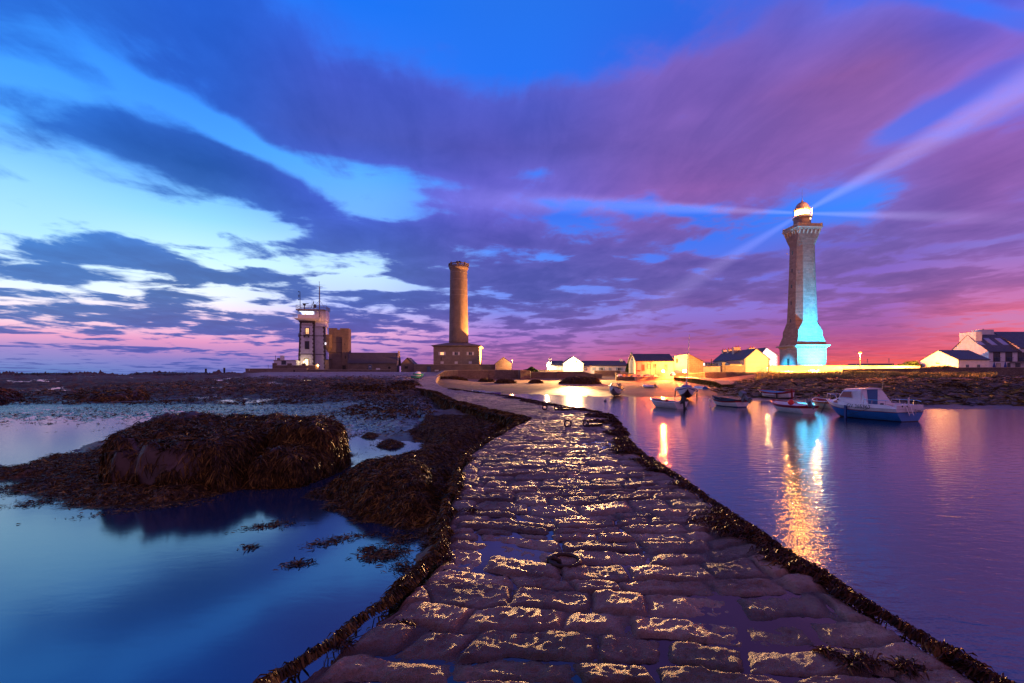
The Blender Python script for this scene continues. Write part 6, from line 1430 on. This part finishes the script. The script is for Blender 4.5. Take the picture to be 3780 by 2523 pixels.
def cruiser():
    st = Vector((22.15, 26.9)); hd = Vector((-.30, .954)).normalized(); L, B = 5.1, 2.5; c = st + hd*L/2
    t = thing('cabin_cruiser', 'blue and white cabin cruiser, the largest boat, moored at the right', 'boat', (c.x, c.y, .06), math.atan2(hd.y, hd.x))
    h = Hull(L, B, (.66, .66, .98), .28, .90, .7, 2.3, 22, .48, 1.2)
    h.band(0, .34, M['b_dark'], 'hull_bottom', t); h.band(.34, .80, M['b_blue'], 'topside', t); h.band(.80, .83, M['b_red'], 'red_stripe', t, 1.012, transom=False)
    h.band(.83, 1, M['b_white'], 'bulwark', t, 1.004); h.rail(M['b_white'], t, .012)
    T = lambda x: (x+L/2)/L
    # deck forward, cockpit aft
    m = MB(); m.rings([[h.pt(.02+.96*i/22, .99, sd, .97) for i in range(23)] for sd in (1, -1)], cap=False, close=False); m.build('deck', M['b_white'], t)
    # raised side coaming along the cockpit (white band carrying the number)
    for sd in (1, -1):
        rs = []
        for i in range(11):
            u = .0+.62*i/10; a = h.pt(u, 1, sd, .985); up = .20*min(1, i/1.5)*1.0 if i < 10 else .20
            rs.append([(a.x, a.y, a.z-.02), (a.x, a.y-.03*sd, a.z+up), (a.x, a.y-.13*sd, a.z+up), (a.x, a.y-.13*sd, a.z-.02)])
        MB().rings(rs).build('coaming', M['b_white'], t)
    MB().box(-L/2, -L/2+.14, -1.05, 1.05, .62, .86).build('transom_top', M['b_white'], t)
    # cabin
    z0 = .70
    def sec(x, wb, wt, zt, zs): return [(x, wb, z0), (x, wb*.98, zs), (x, wt, zt), (x, -wt, zt), (x, -wb*.98, zs), (x, -wb, z0)]
    MB().rings([sec(1.75, .48, .36, .98, .88), sec(1.15, .74, .60, 1.12, 1.02), sec(1.0, .78, .64, 1.14, 1.04)]).build('forward_cabin', M['b_white'], t)
    MB().rings([sec(1.05, .84, .70, 1.14, 1.1), sec(.72, .86, .66, 1.66, 1.56), sec(-.35, .88, .70, 1.72, 1.62), sec(-.42, .88, .70, 1.70, 1.60)]).build('wheelhouse', M['b_white'], t)
    MB().rings([[(x, y, z+zz) for y, zz in ((.78, 0), (.5, .05), (0, .07), (-.5, .05), (-.78, 0))] for x, z in ((.80, 1.64), (-.5, 1.715))]+[[(x, y, z+zz) for y, zz in ((.78, -.04), (.5, -.04), (0, -.04), (-.5, -.04), (-.78, -.04))] for x, z in ((-.5, 1.715), (.80, 1.64))]).build('cabin_roof', M['b_white'], t)
    for sd in (1, -1):
        MB().add([(.90, sd*.872, 1.18), (.66, sd*.872, 1.53), (.14, sd*.885, 1.55), (.10, sd*.885, 1.16)], [(0, 1, 2, 3)]).build('side_window', M['b_window'], t)
        MB().add([(1.55, sd*.62, .80), (1.48, sd*.63, .90), (1.2, sd*.735, .98), (1.14, sd*.76, .80)], [(0, 1, 2, 3)]).build('porthole', M['b_window'], t)
        fr = MB().tube([(.90, sd*.88, 1.18), (.66, sd*.88, 1.53), (.14, sd*.893, 1.55), (.10, sd*.893, 1.16), (.90, sd*.88, 1.18)], .022, 4); fr.build('window_frame', M['steel'], t)
    MB().add([(1.02, .62, 1.2), (.78, .58, 1.56), (.78, -.58, 1.56), (1.02, -.62, 1.2)], [(0, 1, 2, 3)]).build('windscreen', M['b_window'], t)
    # aft canvas: white side wings and a blue centre panel
    MB().add([(-.44, .86, .78), (-.44, .80, 1.60), (-.46, .44, 1.68), (-.46, .30, .80)], [(0, 1, 2, 3)]).build('canopy_panel', M['b_white'], t)
    MB().add([(-.48, .32, .78), (-.47, .46, 1.70), (-.47, -.44, 1.74), (-.48, -.42, .78)], [(0, 1, 2, 3)]).build('canopy_door', M['b_blue2'], t)
    MB().add([(-.44, -.44, .80), (-.46, -.46, 1.70), (-.5, -.80, 1.60), (-1.0, -.92, .80)], [(0, 1, 2, 3)]).build('canopy_panel', M['b_white'], t)
    MB().add([(-.40, .86, .80), (-.40, .80, 1.58), (-.9, .93, .84)], [(0, 1, 2)]).build('canopy_panel', M['b_white'], t)
    # rails
    m = MB().tube([(1.2, .72, .98), (1.35, .66, 1.28), (2.2, .32, 1.34), (2.42, 0, 1.34), (2.2, -.32, 1.34), (1.35, -.66, 1.28), (1.2, -.72, .98)], .018, 6)
    for x, y in ((1.9, .44), (2.35, .12), (2.35, -.12), (1.9, -.44)): m.tube([(x, y, .92), (x, y, 1.32)], .014, 5)
    m.build('bow_rail', M['steel'], t)
    for sd in (1, -1):
        m = MB().tube([(-.75, sd*1.12, .86), (-.78, sd*1.12, 1.10), (-1.6, sd*1.12, 1.10), (-2.2, sd*1.08, 1.10), (-2.5, sd*.98, 1.04)], .018, 6)
        for x in (-1.25, -2.0): m.tube([(x, sd*1.12, .86), (x, sd*1.12, 1.10)], .014, 5)
        m.build('side_rail', M['steel'], t)
    m = MB().tube([(-L/2+.05, .35, .98), (-L/2-.20, .35, .30)], .018).tube([(-L/2+.05, .02, .98), (-L/2-.20, .02, .30)], .018)
    for k in range(3): m.box(-L/2-.07-.05*k, -L/2-.03-.05*k, .02, .35, .74-.16*k, .77-.16*k)
    m.build('ladder', M['steel'], t); MB().tube([(-L/2-.04, -.35, .62), (-L/2-.04, -.38, .36)], .018).build('grab_handle', M['steel'], t)
    MB().tube([(-L/2+.1, -.02, .84), (-L/2+.1, -.04, 1.28)], .045, 8).build('post', M['steel'], t)
    MB().tube([(-.45, -.82, 1.6), (-.55, -.84, 2.62)], [.022, .010], 5).build('aerial', M['b_grey'], t)
    MB().tube([(.35, .3, 1.70), (.30, .3, 1.98)], .012, 5).ball((.3, .3, 2.0), .045, 8, 5).build('mast_light', M['b_grey'], t)
    for sd in (1, -1): MB().box(.18, .30, sd*1.24-.05, sd*1.24+.05, -.3, .72).build('beaching_leg', M['b_dblue'], t)
    MB().ball((-1.75, 1.02, .90), .10, 10, 5, .5).build('rope_coil', M['b_dark'], t); rope(t, [(-1.75, 1.05, .90), (-.7, 1.26, .42), (.1, 1.25, .12)], 'b_dark', .01)
    rope(t, [(L/2-.2, .05, .9), (L/2+.1, .3, .0)], 'b_dark', .015); rope(t, [(L/2-.05, .0, .9), (L/2+.45, -.1, .0)], 'b_dark', .015)
    for y in (.62, .25): MB().ball((-L/2-.0, y, .80), .045, 8, 5).build('fitting', M['b_dark'], t)
    MB().ball((.98, .93, 1.02), .05, 8, 5).build('fitting', M['b_dark'], t)
    # registration number along the coaming, name on the transom
    def text(s, size, place, name, mat):
        cu = bpy.data.curves.new('lettering', 'FONT'); cu.body = s; cu.size = size; cu.align_x = 'CENTER'; cu.resolution_u = 3
        o = bpy.data.objects.new('lettering', cu); COL.objects.link(o); dg = bpy.context.evaluated_depsgraph_get(); me = bpy.data.meshes.new_from_object(o.evaluated_get(dg))
        bpy.data.objects.remove(o); vs = [place(v.co.x, v.co.y) for v in me.vertices]; fs = [tuple(p.vertices) for p in me.polygons]
        return MB().add(vs, fs).build(name, mat, t, fix=False)
    def on_side(u, v):
        x = -.55-u; a = h.pt(T(x), 1, 1, 1.0); return (x, a.y+.03, a.z-.06+v)
    text('GV 365363', .30, on_side, 'lettering', M['b_black'])
    text('GOBIIC II', .17, lambda u, v: (-L/2-.012, -.70-u*1.0, .47+v), 'lettering', M['b_black'])
M['b_window'] = glass('boat_window', (.30, .14, .12), .12)
M['b_blue2'] = gloss('blue_canvas_door', (.03, .14, .30), .6)
cruiser()

# ================================================================== MOORING RINGS on the jetty
def ring(label, px, py, R, r, tilt, yaw, d=None, stub=False):
    d = 1.69*F/(py-HY) if d is None else d; t = thing('mooring_ring', label, 'mooring ring', ((px-CX)*d/F, d, .893), yaw, group='iron rings on the jetty')
    m = MB(); n = 28
    m.tube([(R*math.cos(2*math.pi*i/n), R*math.sin(2*math.pi*i/n)*math.cos(tilt)+0, r+R*(1+math.sin(2*math.pi*i/n))*math.sin(tilt)) for i in range(n+1)], r, 8); m.build('ring', M['rust'], t, smooth=True)
    m = MB().tube([(-R-.02, 0, -.03), (-R-.02, .0, .03), (-R+.03, .0, .045), (-R+.08, 0, .02), (-R+.09, 0, -.03)], r*1.25, 8) if tilt < .8 else MB().tube([(-.05, 0, -.03), (-.05, 0, .03), (0, 0, .05), (.05, 0, .03), (.05, 0, -.03)], r, 8)
    m.build('staple', M['rust'], t, smooth=True)
    if stub: MB().box(R*.5, R*.5+.55, -.08, .08, 0, .10).build('iron_bar', M['rust'], t)
ring('large rusty iron ring lying flat in the foreground paving', 2085, 2072, .135, .019, .03, -.1)
ring('upright iron ring standing on the wet stones mid jetty', 2096, 1578, .11, .022, 1.35, .1)
ring('upright iron ring with a rusty bar beside the seaweed edge', 2162, 1576, .10, .022, 1.3, .4, stub=True)
ring('far iron ring leftmost of the three at the bend', 2011, 1514, .11, .03, 1.3, 0)
ring('far iron ring in the middle of the three at the bend', 2053, 1515, .10, .03, 1.2, .3)
ring('far iron ring rightmost of the three at the bend, with a bar', 2067, 1515, .10, .03, 1.2, -.3, stub=True)
# ================================================================== LAMPS, some of them added or assumed
SOD = (1.0, .42, .08); WARM = (1.0, .55, .20); CY = (.02, .62, 1.0); BLU = (.55, .65, 1.0)
def point(name, loc, power, color, radius=.25, parent=None):
    l = bpy.data.lights.new(name, 'POINT'); l.energy = power; l.color = color; l.shadow_soft_size = radius
    o = bpy.data.objects.new(name, l); COL.objects.link(o); o.location = loc
    if parent: o.parent = parent
    return o
def spot(name, loc, target, power, color, angle=60, blend=.6, radius=.2):
    l = bpy.data.lights.new(name, 'SPOT'); l.energy = power; l.color = color; l.spot_size = math.radians(angle); l.spot_blend = blend; l.shadow_soft_size = radius
    o = bpy.data.objects.new(name, l); COL.objects.link(o); o.location = loc
    o.rotation_euler = (Vector(target)-Vector(loc)).to_track_quat('-Z', 'Y').to_euler(); return o
def floodlight(label, px, py, d, size, color, strength, light=None, radius=.3, face=(0, -1, 0), on_post=None, name='floodlight', power=0):
    """housing with a glowing lens; face = direction of the beam"""
    o = P(px, py, d); t = thing(name, label, 'floodlight', o); f = Vector(face).normalized(); q = f.to_track_quat('-Y', 'Z')
    def rot(m): m.v = [tuple(q @ Vector(v)) for v in m.v]; return m
    rot(MB().rings([[(x*size*k, y, z*size*k) for x, z in ((-1, -.7), (1, -.7), (1, .7), (-1, .7))] for y, k in ((0, 1), (size*.5, .6))])).build('housing', M['metal'], t)
    rot(MB().box(-size*.92, size*.92, -.03, -.005, -size*.62, size*.62)).build('lens', emit(name+'_glow', color, strength), t)
    if on_post: MB().tube([(0, .1, -size*.6), (0, .1, -on_post)], .06, 6).build('post', M['metal'], t)
    if power: point(name+'_light', tuple(o + f*(size*.5+.35)), power, color, radius)
    return t
# glaring floodlight on the gable facing the beach
floodlight('blazing floodlight high on the white gable facing the harbour', 2117, 1338, 128.6, .55, (1, .62, .24), 700)
spot('gable_flood_light', P(2117, 1338, 127.7), (9, 60, 0), 130000, (1, .44, .12), 120, .35, .45)
spot('added_jetty_light', P(2121, 1338, 127.7), (1.2, 14, .9), 750000, (1, .56, .22), 15, .8, .45)  # added narrow spot that brightens the jetty paving alone
point('gable_glare_light', P(2117, 1338, 127.6), 3500, (1, .66, .30), .3)
floodlight('second floodlight on the end wall of the white cottage', 2021, 1349, 131, .28, (1, .70, .34), 500, power=3000, radius=.3, face=(-.6, -1, 0))
# lamps in front of the cream hall and block
floodlight('low floodlight at the foot of the cream hall wall', 2448, 1371, 112.8, .24, (1, .16, .025), 16000, power=5000, face=(0, -1, .1), radius=.2)
floodlight('low floodlight before the plastered block', 2527, 1371, 112.6, .28, (1, .22, .035), 30000, power=9000, face=(0, -1, .1), radius=.2)
def street_lamp(label, px, py, base_py, d, color, strength, power, r=.16):
    o = P(px, base_py, d); h = Z(py, d)-o.z; t = thing('street_lamp', label, 'street lamp', o)
    MB().tube([(0, 0, -1), (0, 0, h-.1)], [.08, .05], 8).build('post', M['metal'], t)
    hd = MB().rings([[(x*k, y*k, h+z) for x, y in ((-.28, -.16), (.28, -.16), (.28, .16), (-.28, .16))] for z, k in ((0.06, 1), (.2, .6))]); hd.build('lamp_head', M['metal'], t)
    MB().ball((0, 0, h-.05), r, 12, 8, .8).build('bulb', emit('street_lamp_glow', color, strength), t, smooth=True)
    point('street_lamp_light', (o.x, o.y-.0, o.z+h-.45), power, color, .25)
street_lamp('tall orange street lamp behind the grass right of the tall lighthouse', 3175, 1303, 1376, 115, (1, .24, .035), 5, 110000, .36)
street_lamp('street lamp at the corner of the lit shed', 1891, 1330, 1370, 151, (1, .40, .12), 8, 3200, .2)
# assumed sodium floods, unseen, lighting the long wall, the grass and the yellow gable
floodlight('assumed ground floodlight in the grass aimed at the long yellow wall', 3010, 1366, 106, .2, SOD, 40, power=24000, face=(0, 1, .05), radius=.2, on_post=.9)  # unseen lamp, assumed from the brightest stretch of the wall
floodlight('assumed ground floodlight left in the grass by the long wall', 2915, 1369, 107, .2, SOD, 40, power=22000, face=(0, 1, .05), radius=.2, on_post=.9)  # companion lamp, likewise assumed, to light wall and grass
floodlight('assumed ground floodlight aimed at the yellow gable', 3350, 1361, 115.5, .2, SOD, 40, power=13000, face=(1, .1, .15), radius=.2)  # unseen lamp, assumed from the light on the gable
# village street light on the roadway before the chimney house
street_lamp('short street lamp at the corner of the chimney house', 2832, 1358, 1375, 122, (1, .45, .12), 20, 2400, .12)
# shed corner lamp rakes tower and station; added hidden lamp side-lights the old lighthouse
pl = P(1884, 1331, 150)
t = thing('street_lamp', 'added lamp hidden behind the lit shed to side-light the old lighthouse', 'street lamp', (-1.5, 168, 3.6)); MB().tube([(0, 0, -1), (0, 0, 1.7)], .05).build('post', M['metal'], t); MB().ball((0, 0, 1.8), .14, 10, 6).build('bulb', emit('street_lamp_glow', (1, .4, .1), 40), t)
spot('old_lighthouse_wash', (-1.8, 167.6, 5.5), (-18.4, 167.5, 19), 210000, (1, .36, .08), 75, .5)
spot('signal_station_wash', pl, (-60, 163, 14), 120000, (1, .34, .07), 17, .6)
# unseen cyan floods round the tall lighthouse, assumed from its lit faces
c = P(2961, 1385, 180.0); r = math.radians(2.7); nR = Vector((math.sin(r), -math.cos(r), 0)); nL = Vector((-math.cos(r), -math.sin(r), 0)); c0 = Vector((c.x, c.y, 3.9))
def assumed_tower_flood(label, off, tgt, power, color, angle, blend=.8):
    p = c0 + off; t = thing('floodlight', label, 'floodlight', p); f = (Vector(tgt)-p).normalized(); q = f.to_track_quat('-Y', 'Z')
    m = MB().rings([[(x*.4*k, y, z*.4*k) for x, z in ((-1, -.7), (1, -.7), (1, .7), (-1, .7))] for y, k in ((0, 1), (.25, .6))]); m.v = [tuple(q @ Vector(v)) for v in m.v]; m.build('housing', M['metal'], t)
    m = MB().box(-.36, .36, -.03, -.005, -.25, .25); m.v = [tuple(q @ Vector(v)) for v in m.v]; m.build('lens', emit('cyan_glow', color, 20), t)
    spot('assumed_tower_light', tuple(p+f*.3), tgt, power, color, angle, blend)
assumed_tower_flood('assumed cyan floodlight at the right front foot of the tall lighthouse', nR*14+Vector((4, 0, 0)), tuple(c0+nR*5+Vector((0, 0, 11))), 520000, (.01, .50, 1.0), 84, 1.0)
assumed_tower_flood('assumed pale blue floodlight close to the front right face', nR*12+Vector((1.5, 0, 0)), tuple(c0+nR*6+Vector((0, 0, 3))), 9500, (.25, .70, 1.0), 110)
assumed_tower_flood('assumed cyan floodlight at the left foot of the tall lighthouse', nL*15, tuple(c0+nL*6.2+Vector((0, 0, 1))), 22000, (.005, .50, 1.0), 62, .9)
assumed_tower_flood('assumed cyan floodlight at the right rear foot grazing the edge', Vector((14.5, 3, 0)), tuple(c0+Vector((6, -1, 20))), 50000, (.45, .68, 1.0), 60)
# assumed lamp for the blue-white light on the white gable house
floodlight('assumed blue-white floodlight before the white gable house', 2850, 1350, 143, .2, BLU, 20, power=4200, face=(0, 1, .3), radius=.2)
# warm lamps at the signal station
floodlight('bright lamp beside the door of the signal station', 1122, 1336, 164.2, .16, (1, .70, .34), 20, power=110, radius=.15)
floodlight('orange lamp on the terrace wall by the signal station', 1176, 1350, 156.2, .12, (1, .45, .15), 30, power=420, radius=.15, face=(-.4, -1, 0))
# added point light outside the lantern brightens dome and gallery
lamp = P(2957, 788, 180.0)
point('lantern_fill_light', (c.x+1.0, c.y-5.5, lamp.z+2.0), 2600, (1, .42, .18), .3)

# ================================================================== LIGHT BEAMS turning in the sea air
def beam(label, target, length, r0, r1, strength, color=(.62, .55, 1.0)):
    p = Vector((c.x, c.y, lamp.z)); dv = (Vector(target)-p).normalized()
    me = MB(); n = 24
    me.rings([[(r_*math.cos(2*math.pi*i/n), r_*math.sin(2*math.pi*i/n), zz) for i in range(n)] for r_, zz in ((r0, 3.5), (r1, length))])
    m = bpy.data.materials.new('lit_sea_air'); m.use_nodes = True; nt = m.node_tree; nt.nodes.clear()
    out = nt.nodes.new('ShaderNodeOutputMaterial'); em = nt.nodes.new('ShaderNodeEmission'); em.inputs['Color'].default_value = (*color, 1)
    tc = nt.nodes.new('ShaderNodeTexCoord'); sp = nt.nodes.new('ShaderNodeSeparateXYZ'); nt.links.new(tc.outputs['Object'], sp.inputs[0])
    x, y, z = (X(nt, sp.outputs[i]) for i in range(3))
    rad = (x*x + y*y)._m('SQRT') / (z*((r1-r0)/length) + r0)
    fall = smooth(z, length, length*.15) * strength / (z*((r1-r0)/length) + r0)
    dens = (rad*rad*-1 + 1.0).mx(0.0).pw(1.8)
    s = dens * fall
    nt.links.new(s.s, em.inputs['Strength']); nt.links.new(em.outputs[0], out.inputs['Volume'])
    o = me.build('light_beam', m); o.location = p; o.rotation_euler = dv.to_track_quat('Z', 'Y').to_euler()
    tag(o, label, 'light beam', 'beams of the tall lighthouse')
beam('broad lighthouse beam slanting up to the right border', P(3700, 370, 190), 360, .8, 36, .10)
beam('faint lighthouse beam slanting down to the left', P(2450, 1105, 185), 125, .8, 12, .085)
beam('long level lighthouse beam stretching left across the sky', P(1600, 730, 185), 190, .7, 10.5, .13)
beam('short level lighthouse beam pointing right', P(3700, 805, 185), 100, .7, 5.2, .12)
